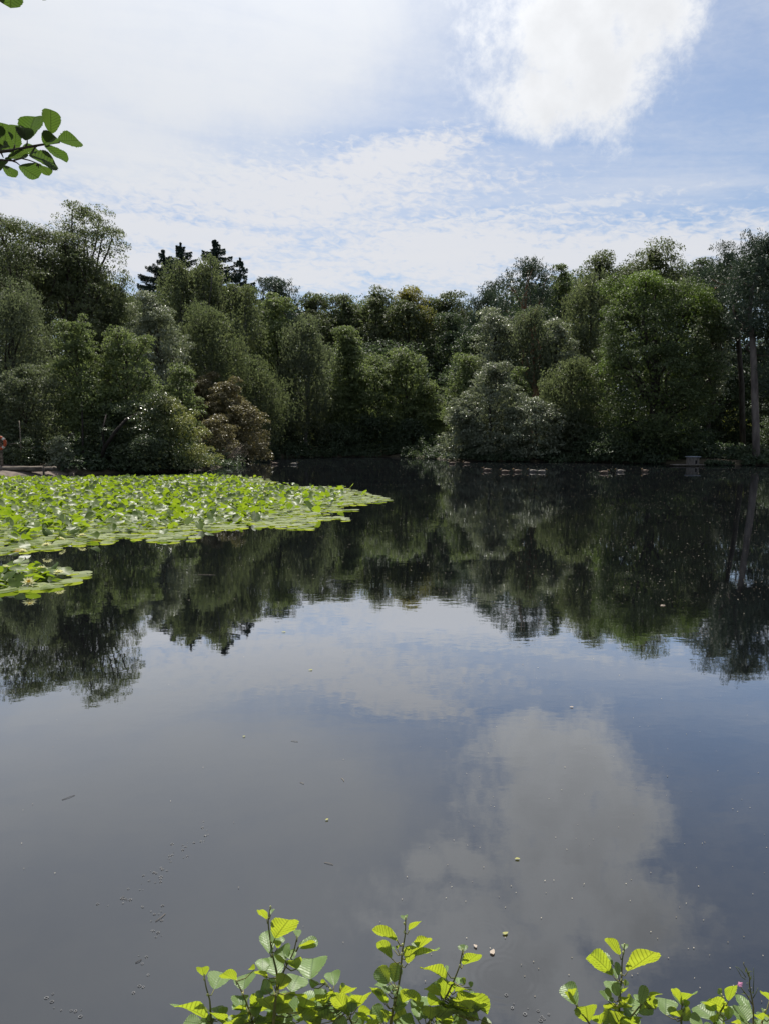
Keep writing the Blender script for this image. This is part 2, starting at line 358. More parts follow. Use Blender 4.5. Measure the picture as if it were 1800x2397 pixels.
def crown(root, rng, cx, cy, zb, zt, wid, dep, mat, prof='round', style='puff', lobes=9, puffs=75, cov=3.6, ls=1.0, lobe_r=.34, puff_r=.10, core=1.0,
          Y=60, yellow=None, name='crown', squash=.75, up=.6, tmin=0.0):
    H = zt-zb; pf = PROF[prof]
    t = np.linspace(tmin+.06, .82, lobes)+rng.normal(size=lobes)*.05; t = np.clip(t, .05, .86); a = rng.permutation(lobes)*2.399+rng.random()*6
    rl = lobe_r*(.7+.6*rng.random(lobes))*.5*wid*np.clip(pf(t)+.25, .4, 1.15)
    rr = np.clip(pf(t)*.5-rl/wid, .0, .5)*(.55+.5*rng.random(lobes))
    LC = np.column_stack([cx+np.cos(a)*rr*wid, cy+np.sin(a)*rr*dep, zb+t*H])
    hv = rl*squash; e_ = zt-(LC[:, 2]+hv).max(); LC[:, 2] += e_*np.clip((LC[:, 2]-zb)/(H*.8), 0, 1)
    # puffs on lobes and on the envelope
    npuf = lobes*puffs//9
    li = rng.integers(0, lobes, npuf); u = unit(npuf, rng); u[:, 2] = np.where(u[:, 2] < -.3, -u[:, 2], u[:, 2])
    PC = LC[li]+u*np.column_stack([rl[li], rl[li]*dep/wid, hv[li]])*(.55+.5*rng.random(npuf))[:, None]
    PN = u.copy()
    ne = int(npuf*1.1); t = tmin+(.95-tmin)*rng.random(ne)**.9; a = rng.random(ne)*2*np.pi; ph = rng.random(3)*6.28
    rj = (.78+.22*rng.random(ne))*pf(t)*.5*(1+.13*np.sin(3*a+ph[0]+4*t)+.10*np.sin(9*t+ph[1]+2*a)+.06*np.sin(5*a+21*t+ph[2]))
    E = np.column_stack([cx+np.cos(a)*rj*wid*.93, cy+np.sin(a)*rj*dep*.93, zb+t*H*.97]); EN = np.column_stack([np.cos(a), np.sin(a), .3+t*.8]); EN /= np.linalg.norm(EN, axis=1)[:, None]
    PC = np.vstack([PC, E]); PN = np.vstack([PN, EN]); npf = len(PC)
    PR = puff_r*wid*(.55+.9*rng.random(npf)); PT = np.clip(.5+.28*rng.normal(size=npf), 0, 1)
    L0 = max(.10, .0027*Y)*ls; W0 = L0*.58
    n = int(cov*wid*H*.8/(.5*L0*W0)); nleaf[0] += n
    w = PR**2; pi = rng.choice(npf, n, p=w/w.sum()); u = unit(n, rng)
    if style == 'puff':
        u[:, 2] = np.where((u[:, 2] < 0) & (rng.random(n) < up), -u[:, 2], u[:, 2])
        rad = PR[pi]*(.55+.5*rng.random(n)**.6)
        Cc = PC[pi]+u*np.column_stack([rad*1.25, rad*1.25, rad*.8])
        N = u*.8+PN[pi]*.4+np.array([0, 0, .55])+rng.normal(size=(n, 3))*.45; D = rng.normal(size=(n, 3))+u*.5+np.array([0, 0, -.3])
    elif style == 'weep':
        ang = rng.random(n)*6.283; q = np.sqrt(rng.random(n)); rad = PR[pi]
        # strands: quantise the horizontal place within the puff, hang down
        ks = rng.integers(0, 9, n); hsh = (pi*9+ks)*12.9898; sx = (np.sin(hsh)*43758.5453) % 1; sy = (np.sin(hsh*1.7+3)*24634.63) % 1; sl = (np.sin(hsh*2.3+1)*9631.1) % 1
        drop = rng.random(n)**1.2*(1.6*rad+.6)*(.5+sl)
        Cc = PC[pi]+np.column_stack([(sx-.5)*2.2*rad+rng.normal(size=n)*.10, (sy-.5)*2.2*rad+rng.normal(size=n)*.10, (1-np.abs(sx-.5)*2)*rad*.7-drop])
        N = np.column_stack([np.cos(ang), np.sin(ang), .4+0*ang])+rng.normal(size=(n, 3))*.3; D = rng.normal(size=(n, 3))*.5+np.array([0, 0, -1.])
    elif style == 'needle':
        ks = rng.integers(0, 14, n); hsh = (pi*14+ks)*7.233; f = lambda s: (np.sin(hsh*s+s)*43758.5453) % 1
        base = np.column_stack([(f(1.)-.5)*2, (f(1.7)-.5)*2, (f(2.9)-.35)*1.1])*PR[pi][:, None]
        Cc = PC[pi]+base+np.column_stack([rng.normal(size=n)*.10, rng.normal(size=n)*.10, rng.random(n)*.5-.1])*(L0/.2)
        D = u*.8+np.array([0, 0, .9]); N = unit(n, rng)
    Lr = L0*(.6+.8*rng.random(n)); Wr = Lr*.58 if style != 'needle' else Lr*.34
    if style == 'weep': Wr = Lr*.5
    # keep the crown out of the water and below its own top
    ok = (Cc[:, 2] > .12) & (Cc[:, 2] < zt+.25); Cc, D, N, Lr, Wr, pi = Cc[ok], D[ok], N[ok], Lr[ok], Wr[ok], pi[ok]
    # inner foliage: somewhat bigger sprays well inside the envelope, so the crown is not hollow
    nc = int(core*1.5*wid*H/(.5*(L0*2.0)**2*.6)); q = tmin+(1-tmin)*rng.random(nc); a = rng.random(nc)*6.283; rq = np.sqrt(rng.random(nc))*.80*pf(q)*.5
    Ci = np.column_stack([cx+np.cos(a)*rq*wid, cy+np.sin(a)*rq*dep, zb+q*H*.93]); ki = rng.integers(0, npf, nc); nleaf[0] += nc
    ok = Ci[:, 2] > .2; Ci, ki = Ci[ok], ki[ok]; nc = len(Ci)
    Cc = np.vstack([Cc, Ci]); D = np.vstack([D, rng.normal(size=(nc, 3))+np.array([0, 0, -.5 if style != 'needle' else .5])]); N = np.vstack([N, unit(nc, rng)+np.array([0, 0, .5])])
    Lr = np.concatenate([Lr, L0*2.0*(.6+.7*rng.random(nc))]); Wr = np.concatenate([Wr, Lr[-nc:]*.55 if nc else []]); pi = np.concatenate([pi, ki])
    V, Fq = leaves(Cc, D, N, Lr, Wr, rng)
    at = {'tint': np.clip(.55*PT[pi]+.45*rng.random(len(pi)), 0, 1)}
    if yellow is not None:
        yv = np.zeros(len(pi))
        for (yx, yz, yr) in yellow: yv = np.maximum(yv, np.clip(1.4-np.hypot(PC[pi, 0]-yx, PC[pi, 2]-yz)/yr, 0, 1))
        at['yellow'] = yv*(.4+.6*rng.random(len(pi)))
    mesh_np(name, V, Fq, mat, root, attrs=at, origin=root.location)
    return LC, PC
def bend(a, b, rng, n=6, w=.08):
    a = np.asarray(a, float); b = np.asarray(b, float); t = np.linspace(0, 1, n)[:, None]; L = np.linalg.norm(b-a)
    o = rng.normal(size=(2, 3))*w*L
    return a*(1-t)+b*t+np.sin(t*np.pi)*o[0]+np.sin(t*2*np.pi)*o[1]*.5
def woody(root, rng, base, top, r0, LC, PC, mat, twigs=40, name='trunk', lean=.02, r1=.25):
    mb = MB(); base = np.asarray(base, float); top = np.asarray(top, float)
    tp = bend(base-np.array([0, 0, .3]), top, rng, 9, lean); mb.tube(tp, np.linspace(r0, r0*r1, 9)*np.array([1.25]+[1]*8), 8)
    H = top[2]-base[2]
    for c in LC:
        zt = base[2]+max(.15*H, (c[2]-base[2])*.62); i = np.clip((zt-base[2])/H*8, 0, 8); i0 = int(i); p = tp[i0]+(tp[min(i0+1, 8)]-tp[i0])*(i-i0)
        q = bend(p, c, rng, 6, .07); rr = r0*.42; mb.tube(q, np.linspace(rr, rr*.3, 6), 6, False)
        near = PC[np.argsort(((PC-c)**2).sum(1))[:max(2, twigs//max(1, len(LC)))]]
        for d in near: mb.tube(bend(c, d, rng, 4, .08), np.linspace(rr*.3, rr*.09, 4), 4, False)
    mb.build(name, mat, root, origin=root.location)

def tree(name, label, cat, x, top, w, Y, bot, mat, prof='round', style='puff', group=None, seed=0, bark='bark', r0=None, trunk_x=None, xoff=0, woody_on=True, yellow=None, dep=None, tr_mat=None, **kw):
    """one tree or bush: its crown seen from pixel row top to bot around column x, w pixels wide, Y metres away"""
    rng = np.random.default_rng(seed+int(x*7+top*13+Y))
    if Y > 66: w = w*1.18
    zt = W(x, top, Y)[2]; p = W(x, top, Y); cx = (x-900)/F*Y*(1/ (ray(x, 1050)[1])); cx = W(x, 900, Y)[0]
    wid = w/F*Y; g = gz(cx, Y); zb = max(W(x, bot, Y)[2], g*.4 if bot > 1040 else g+.2); dep = dep or wid*.9
    bx = cx if trunk_x is None else W(trunk_x, 1000, Y)[0]
    root = empty(name, (bx, Y, g), label=label, cat=cat, group=group)
    if yellow: yellow = [(W(a, b, Y)[0], W(a, b, Y)[2], r/F*Y) for a, b, r in yellow]
    LC, PC = crown(root, rng, cx, Y, zb, zt, wid, dep, M[mat], prof, style, Y=Y, yellow=yellow, **kw)
    if woody_on:
        H = zt-g; r0 = r0 or max(.08, H*.017)
        woody(root, rng, (bx, Y, g), (cx, Y, g+H*.86), r0, LC, PC, M[bark])
    return root

def spruce(label, x, top, w, Y, seed, bot=760, thin=1.0):
    rng = np.random.default_rng(seed); c = W(x, 900, Y)[0]; zt = W(x, top, Y)[2]; zlow = W(x, bot, Y)[2]; g = gz(c, Y); wid = w/F*Y
    root = empty('spruce_tree', (c, Y, g), label=label, cat='tree', group='spruces rising behind the birches')
    mb = MB(); mb.tube([(c, Y, g-.2), (c, Y, (g+zt)/2), (c, Y, zt)], [.32, .2, .02], 7); mb.build('trunk', M['bark'], root, origin=root.location)
    Vs = []; ts = []; z = zt-.15; i = 0
    Cs, Ds, Ns = [], [], []
    while z > zlow:
        fr = (zt-z)/(zt-zlow); nb = 4
        for b in range(nb):
            a = rng.random()*6.283; L = wid*.5*min(1, (1-math.exp(-2.6*fr))*1.05+.015)*(.45+.75*rng.random())
            if rng.random() > thin: continue
            n = int(45+L*120); s = rng.random(n)**.75; dz = .22*np.sin(s*3.0)*L*.2-L*.16*s+L*.24*s**3
            side = (rng.random(n)-.5)*.5*(1-s*.6)*min(L, 1.6)
            px = c+np.cos(a)*L*s-np.sin(a)*side; py = Y+np.sin(a)*L*s+np.cos(a)*side
            Cs.append(np.column_stack([px, py, z+dz-rng.random(n)**2*.55])); Ds.append(np.column_stack([np.cos(a)+rng.normal(size=n)*.5, np.sin(a)+rng.normal(size=n)*.5, -.2+rng.normal(size=n)*.5])); Ns.append(unit(n, rng))
        z -= .22+.30*rng.random()
    Cs, Ds, Ns = map(np.vstack, (Cs, Ds, Ns)); n = len(Cs); nleaf[0] += n
    V, Fq = leaves(Cs, Ds, Ns, np.full(n, .27), np.full(n, .11), rng)
    mesh_np('crown', V, Fq, M['spruce'], root, attrs={'tint': rng.random(n)}, origin=root.location)

T = tree
# --- far, behind: the wood that closes the view, one mass
def far_wood():
    rng = np.random.default_rng(5); Vs = []; n0 = 0; tl = []
    tops = [(-250, 560), (0, 575), (120, 590), (200, 600), (300, 690), (400, 690), (520, 690), (600, 690), (640, 712), (760, 712), (880, 700), (1000, 705), (1070, 730), (1130, 690), (1220, 650), (1340, 625), (1500, 605), (1640, 610), (1720, 590), (2050, 560)]
    px = np.array([q[0] for q in tops]); py = np.array([q[1] for q in tops]); Vv = []; nn = 0
    for k in range(95):
        x = -250+2300*(k+rng.random())/95; Y = 118+rng.random()*22; top = np.interp(x, px, py)+rng.random()*40
        r = (2.6+rng.random()*2.2); cx = W(x, 900, Y)[0]; zt = W(x, top, Y)[2]
        n = 4200; u = unit(n, rng); t = rng.random(n); rad = r*(.5+.6*rng.random(n))
        lump = 1+.18*np.sin(u[:, 0]*7+k)*np.cos(u[:, 2]*6)
        Cc = np.column_stack([cx+u[:, 0]*rad*lump*1.2, Y+u[:, 1]*rad, np.where(t < .45, zt-r+u[:, 2]*rad*lump, zt-r-t*(zt-r-1))])
        V, _ = leaves(Cc, unit(n, rng), u+np.array([0, 0, .5]), np.full(n, .52), np.full(n, .32), rng); Vv.append(V); tl.append(np.clip(rng.random()*.5+rng.random(n)*.5, 0, 1))
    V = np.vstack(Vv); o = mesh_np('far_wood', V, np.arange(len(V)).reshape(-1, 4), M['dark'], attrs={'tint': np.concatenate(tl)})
    tag(o, 'dark far-off wood closing the view between the trunks', 'woodland', kind='stuff')
far_wood()
GO = 'dark oaks on the far skyline'
BR = 'birches on the far left bank'
# dark skyline trees, centre
T('oak_tree', 'dark broad oak just right of the round pine on the skyline', 'tree', 730, 690, 162, 108, 960, 'oak', group=GO, cov=2.8, lobes=12, lobe_r=.42, puff_r=.08)
T('oak_tree', 'dark low-topped oak on the skyline, left of the tallest central oak', 'tree', 815, 695, 150, 110, 960, 'oak', group=GO, cov=2.8, lobes=12, lobe_r=.42, puff_r=.08)
T('oak_tree', 'tallest of the dark oaks in the middle of the skyline', 'tree', 880, 668, 137, 108, 960, 'oak', group=GO, cov=2.8, lobes=13, lobe_r=.42, puff_r=.075)
T('oak_tree', 'dark oak with a yellowing patch near its top, middle of the skyline', 'tree', 950, 668, 162, 106, 960, 'oak', group=GO, cov=2.8, lobes=13, lobe_r=.42, puff_r=.075, yellow=[(955, 690, 22), (985, 715, 20), (1000, 755, 16)])
T('oak_tree', 'dark oak sloping down to the notch of sky right of the yellowing oak', 'tree', 1035, 685, 150, 108, 980, 'oak', group=GO, cov=2.8, lobes=10)
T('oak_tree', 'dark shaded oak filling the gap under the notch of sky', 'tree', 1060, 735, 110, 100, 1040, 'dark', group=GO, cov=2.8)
T('pine_tree', 'round-topped dark pine right of the thin spruce', 'tree', 655, 655, 125, 104, 850, 'pine', style='needle', cov=3.2, bark='bark_pine', lobes=9, squash=.6)
# spruces
spruce('pointed dark spruce, leftmost of the spruces, its lower tiers wide', 392, 583, 150, 96, 11)
spruce('dark spruce close behind the leftmost spruce, standing a little taller', 433, 566, 130, 99, 12)
spruce('tallest dark spruce standing alone above the birches', 511, 560, 145, 96, 13)
spruce('thin ragged spruce with gaps, rightmost of the spruces', 567, 602, 120, 97, 14, thin=.55)
# right back row
GR = 'dark trees on the right skyline'
T('oak_tree', 'dark jagged-topped oak, left one on the right skyline', 'tree', 1395, 590, 130, 86, 900, 'oak', group=GR, cov=2.8, lobes=13, lobe_r=.38)
T('oak_tree', 'tall dark oak peaking above the domed green tree', 'tree', 1520, 565, 170, 84, 900, 'oak', group=GR, cov=2.8, lobes=14, lobe_r=.38)
T('oak_tree', 'dark oak in the dip between the domed green tree and the right pines', 'tree', 1630, 605, 120, 82, 950, 'dark', group=GR, cov=2.8, lobes=10)
T('pine_tree', 'dark pine with tufted top left of the taller skyline pine', 'tree', 1140, 665, 110, 90, 900, 'pine', style='needle', cov=3.0, bark='bark_pine', puff_r=.10)
T('pine_tree', 'tall dark pine with tufted top in the right half, gaps of sky in it', 'tree', 1230, 612, 165, 84, 830, 'pine', style='needle', cov=2.5, core=.4, bark='bark_orange', lobes=12, lobe_r=.3, puff_r=.075)
T('sycamore_tree', 'slim pale green sapling top beside the tufted pine', 'tree', 1312, 622, 62, 82, 850, 'alder', cov=2.2, lobes=7, prof='egg')
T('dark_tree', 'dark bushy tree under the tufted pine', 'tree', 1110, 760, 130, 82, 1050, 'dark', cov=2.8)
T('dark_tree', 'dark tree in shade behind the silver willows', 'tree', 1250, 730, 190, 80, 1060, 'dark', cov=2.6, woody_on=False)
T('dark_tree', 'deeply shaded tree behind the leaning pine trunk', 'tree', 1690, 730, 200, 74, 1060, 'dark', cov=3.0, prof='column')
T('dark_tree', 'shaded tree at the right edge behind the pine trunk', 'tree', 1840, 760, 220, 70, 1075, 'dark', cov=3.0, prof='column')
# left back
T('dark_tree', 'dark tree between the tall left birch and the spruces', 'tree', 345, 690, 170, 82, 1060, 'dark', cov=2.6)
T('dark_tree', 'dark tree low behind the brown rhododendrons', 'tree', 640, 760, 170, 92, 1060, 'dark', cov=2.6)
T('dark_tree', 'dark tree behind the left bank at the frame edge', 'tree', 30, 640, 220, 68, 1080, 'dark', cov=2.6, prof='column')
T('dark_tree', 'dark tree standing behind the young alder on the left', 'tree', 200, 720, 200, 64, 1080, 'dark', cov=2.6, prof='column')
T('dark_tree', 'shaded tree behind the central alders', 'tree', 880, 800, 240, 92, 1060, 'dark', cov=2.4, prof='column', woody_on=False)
# --- left group
T('birch_tree', 'tall open-crowned birch, the highest tree on the left', 'tree', 212, 476, 175, 60, 690, 'birch', prof='round', style='puff', group=BR, cov=2.2, core=.2, lobes=16, lobe_r=.26, puff_r=.06, bark='bark', ls=.85, puffs=90)
T('broadleaf_tree', 'big crooked-limbed tree at the left edge with sky showing through its crown', 'tree', 50, 508, 250, 56, 720, 'oak', prof='round', cov=3.2, core=.6, lobes=15, lobe_r=.24, puff_r=.07, ls=.85, puffs=80)
T('broadleaf_tree', 'dark leafy tree right below the tall open birch', 'tree', 175, 560, 250, 58, 900, 'birch', prof='round', cov=2.3, lobes=14, lobe_r=.26, puff_r=.06, ls=.9)
T('birch_tree', 'rounded birch stepping down to the right of the tall open birch', 'tree', 275, 640, 130, 60, 1000, 'birch', prof='egg', style='weep', group=BR, cov=2.8, ls=.9, bark='bark_birch')
T('willow_tree', 'grey-green willow beside the left frame edge', 'tree', 40, 655, 200, 47, 1010, 'birch_blue', prof='egg', style='weep', cov=3.0, lobes=12, ls=.9)
T('willow_tree', 'low spreading grey-green tree over the bare beach', 'tree', 60, 850, 210, 43.5, 1055, 'birch_blue', prof='round', style='puff', cov=2.6, lobes=11, ls=.9, puff_r=.06)
T('willow_tree', 'grey billowing willow below the leftmost spruce', 'tree', 370, 690, 180, 57, 960, 'willow', prof='round', style='puff', cov=3.0, lobes=12, ls=.85, puff_r=.06)
T('birch_tree', 'pale birch in front of the spruces, left of the two birch tops', 'tree', 432, 612, 130, 74, 900, 'birch', prof='egg', style='weep', group=BR, cov=2.8, bark='bark_birch')
T('birch_tree', 'pale birch between the two clusters of spruces', 'tree', 482, 602, 120, 75, 900, 'birch', prof='egg', style='weep', group=BR, cov=2.8, bark='bark_birch')
T('birch_tree', 'olive birch sloping down right under the tallest spruce', 'tree', 550, 645, 150, 76, 950, 'birch', prof='egg', style='weep', group=BR, cov=2.8, bark='bark_birch')
T('birch_tree', 'yellow-green tree below the round pine', 'tree', 640, 690, 120, 80, 980, 'alder', prof='egg', style='puff', group=BR, cov=2.8, puff_r=.07)
T('birch_tree', 'broad weeping birch above the brown rhododendrons', 'tree', 500, 705, 190, 66, 1010, 'birch', prof='egg', style='weep', group=BR, cov=3.2, lobes=12, bark='bark_birch', ls=.9)
T('birch_tree', 'low weeping birch hanging right of the brown rhododendrons', 'tree', 595, 830, 140, 69, 1030, 'birch', prof='round', style='weep', group=BR, cov=3.2, lobes=9, bark='bark_birch', ls=.9)
T('birch_tree', 'slender bluish birch with a pale trunk, right of the weeping birches', 'tree', 712, 735, 125, 76.5, 1010, 'birch_blue', prof='egg', style='weep', group=BR, cov=3.0, lobes=10, bark='bark_birch', r0=.2)
# --- young alders on the left bank
T('alder_tree', 'light green young alder with ragged top above the left bank', 'tree', 185, 735, 130, 44.5, 1010, 'alder', prof='egg', cov=2.2, lobes=11, lobe_r=.28, puff_r=.07, ls=.95, yellow=[(250, 960, 30)], r0=.13)
T('alder_tree', 'light green alder right of the ragged young alder, lower and broader', 'tree', 300, 765, 150, 45, 1010, 'alder', prof='egg', cov=2.4, lobes=12, lobe_r=.28, puff_r=.07, ls=.95, r0=.14)
T('alder_tree', 'narrow bright green alder against the brown rhododendrons', 'tree', 425, 850, 85, 50, 1040, 'alder', prof='egg', cov=2.8, lobes=9, r0=.08)
T('alder_tree', 'low green sapling under the two young alders', 'tree', 215, 880, 150, 43.5, 1020, 'alder', prof='round', cov=2.2, lobes=9, r0=.06)
# --- rhododendrons left
RH = 'rhododendron bushes along the bank'
T('rhododendron_bush', 'big dark rhododendron overhanging the water, lit yellow-green on its right flank', 'bush', 365, 925, 255, 43, 1112, 'rhodo', prof='dome', group=RH, cov=4.2, lobes=16, lobe_r=.26, puff_r=.055, yellow=[(470, 990, 62), (435, 945, 40), (485, 1060, 40)], trunk_x=300, woody_on=False, ls=.95)  # sunlight on the right flank is put into the leaf colour
T('rhododendron_bush', 'dark shaded rhododendron behind the lit flank of the big one', 'bush', 250, 950, 150, 43.5, 1105, 'rhodo', prof='dome', group=RH, cov=3.4, lobes=10, woody_on=False, ls=.95)
BRN = 'brown rhododendron mounds'
T('brown_rhododendron', 'brown rhododendron mound, upper left one of the brown mounds', 'bush', 470, 874, 125, 62, 1075, 'rhodo_brown', prof='dome', group=BRN, cov=3.8, lobes=9, puff_r=.07, woody_on=False)
T('brown_rhododendron', 'brown rhododendron mound with the highest reddish top', 'bush', 530, 884, 120, 60, 1075, 'rhodo_brown', prof='dome', group=BRN, cov=3.8, lobes=9, puff_r=.07, woody_on=False)
T('brown_rhododendron', 'brown rhododendron mound bulging to the right over the water', 'bush', 570, 940, 130, 59, 1082, 'rhodo_brown', prof='dome', group=BRN, cov=3.8, lobes=10, puff_r=.07, woody_on=False)
T('brown_rhododendron', 'low brown rhododendron mound just above the dead branches', 'bush', 505, 975, 110, 54, 1085, 'rhodo_brown', prof='dome', group=BRN, cov=3.8, lobes=8, puff_r=.08, woody_on=False)
# --- centre
CA = 'alders on the far bank in the centre'
T('alder_tree', 'tallest of the central alders with a peaked green crown', 'tree', 815, 768, 130, 80, 1040, 'alder', prof='cone', group=CA, cov=2.8, lobes=12, puff_r=.08)
T('alder_tree', 'green alder in the middle between the peaked one and the right one', 'tree', 880, 830, 130, 79, 1050, 'alder', prof='egg', group=CA, cov=2.8, lobes=12, puff_r=.08)
T('alder_tree', 'green alder with rounded crown, right one of the central alders', 'tree', 955, 815, 110, 80, 1040, 'alder', prof='egg', group=CA, cov=2.8, lobes=11, puff_r=.08)
T('alder_tree', 'low green alder stepping down towards the dark gap', 'tree', 990, 900, 100, 79, 1060, 'alder', prof='round', group=CA, cov=2.8, lobes=9, puff_r=.08)
T('alder_tree', 'green leafy alder low above the central far bank', 'tree', 780, 900, 110, 79, 1055, 'alder', prof='round', group=CA, cov=2.6, lobes=9, puff_r=.08)
for i, (x, top, w, mt, lab) in enumerate([
        (655, 990, 110, 'dark', 'dark low bush on the far bank right of the brown mounds'),
        (728, 970, 60, 'rhodo', 'pale lit bush at the foot of the slender bluish birch'),
        (790, 985, 110, 'dark', 'dark bluish bush on the far bank under the peaked alder'),
        (870, 975, 120, 'dark', 'dark bush at the waterline in the centre of the far bank'),
        (960, 985, 130, 'dark', 'dark bush at the waterline left of the silver willows'),
        (1030, 960, 80, 'alder', 'light green bush beside the leftmost silver willow')]):
    T('bank_bush', lab, 'bush', x, top, w, 77.5, 1082, mt, prof='dome', group='bushes along the far bank', cov=3.4, lobes=9, woody_on=False, puff_r=.09,
      yellow=[(728, 985, 25)] if mt == 'rhodo' else None)  # pale flowers and lit leaves painted as a yellow-green patch
# --- right centre
T('willow_tree', 'pale grey-leaved willow top under the tufted pine', 'tree', 1160, 722, 115, 72, 1000, 'willow', prof='egg', style='puff', cov=3.0, lobes=10)
T('birch_tree', 'weeping grey-green birch top right of the pale willow top', 'tree', 1240, 718, 90, 70, 900, 'birch_blue', prof='egg', style='weep', cov=3.0, lobes=9, bark='bark_orange', r0=.3)
T('willow_tree', 'grey-leaved tree between the two weeping birches right of centre', 'tree', 1300, 745, 90, 71, 980, 'willow', prof='egg', style='puff', cov=2.8, lobes=9)
T('birch_tree', 'dark weeping birch left of the domed green tree', 'tree', 1375, 635, 130, 74, 950, 'birch', prof='egg', style='weep', cov=3.2, lobes=12)
T('alder_tree', 'layered green tree left of the silver willow dome', 'tree', 1095, 830, 110, 70, 1000, 'alder', prof='cone', cov=2.6, lobes=10)
T('alder_tree', 'bright green sapling peeping out between the silver willows', 'tree', 1205, 860, 70, 66, 1000, 'alder', prof='egg', cov=2.6, lobes=8)
T('weeping_birch', 'yellow-green weeping birch left of the domed tree', 'tree', 1335, 835, 155, 62, 1040, 'birch', prof='egg', style='weep', cov=3.6, lobes=13, ls=.95)
SW = 'silver willows over the far bank'
T('silver_willow', 'silver-leaved willow with a rounded dome, tallest of the silver ones', 'tree', 1150, 848, 170, 63, 1082, 'willow', prof='round', group=SW, cov=3.6, lobes=13, ls=.95, puff_r=.06)
T('silver_willow', 'silver-leaved willow spreading left to the waterline', 'tree', 1085, 930, 110, 63, 1085, 'willow', prof='dome', group=SW, cov=3.4, lobes=10, ls=.95, puff_r=.07)
T('silver_willow', 'silver-leaved willow reaching right over the water', 'tree', 1255, 930, 170, 61, 1080, 'willow', prof='round', group=SW, cov=3.4, lobes=12, ls=.95, puff_r=.06)
T('silver_willow', 'greyer willow under the yellow-green weeping birch', 'tree', 1345, 960, 130, 61, 1085, 'birch_blue', prof='round', group=SW, cov=3.2, lobes=10, ls=.95)
# --- right
T('domed_beech', 'huge domed green tree reaching down to the water on the right', 'tree', 1525, 622, 330, 59, 1095, 'beech', prof='egg', dep=11, cov=4.0, lobes=26, lobe_r=.22, puff_r=.042, ls=.95, r0=.4, yellow=[(1500, 650, 60), (1620, 715, 30), (1420, 700, 35), (1380, 880, 30)], puffs=150)  # lit parts of the dome painted as lighter green patches
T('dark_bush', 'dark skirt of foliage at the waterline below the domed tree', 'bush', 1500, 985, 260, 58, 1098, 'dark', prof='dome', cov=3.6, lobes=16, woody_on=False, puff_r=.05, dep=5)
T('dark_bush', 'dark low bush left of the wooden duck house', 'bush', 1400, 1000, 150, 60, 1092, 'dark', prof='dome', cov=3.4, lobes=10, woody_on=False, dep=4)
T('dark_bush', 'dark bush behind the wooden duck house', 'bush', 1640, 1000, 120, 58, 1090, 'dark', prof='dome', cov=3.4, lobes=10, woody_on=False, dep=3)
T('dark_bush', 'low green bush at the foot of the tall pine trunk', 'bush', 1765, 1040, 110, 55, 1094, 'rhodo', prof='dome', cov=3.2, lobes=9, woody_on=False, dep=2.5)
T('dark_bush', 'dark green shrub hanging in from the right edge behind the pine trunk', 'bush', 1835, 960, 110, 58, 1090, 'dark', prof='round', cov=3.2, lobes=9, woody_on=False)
T('glint_foliage', 'pale glinting foliage on the right flank of the domed tree', 'tree', 1665, 680, 100, 60, 930, 'willow', prof='column', cov=1.3, lobes=9, puff_r=.07)  # glints on the domed tree put into pale leaf colour
T('sunlit_bush', 'sunlit yellow-green bush glimpsed through the gap beside the pine trunk', 'bush', 1728, 960, 60, 84, 1030, 'alder', prof='round', cov=4, lobes=7, yellow=[(1728, 990, 60)])  # its sunlit look is put into bright yellow leaf colour

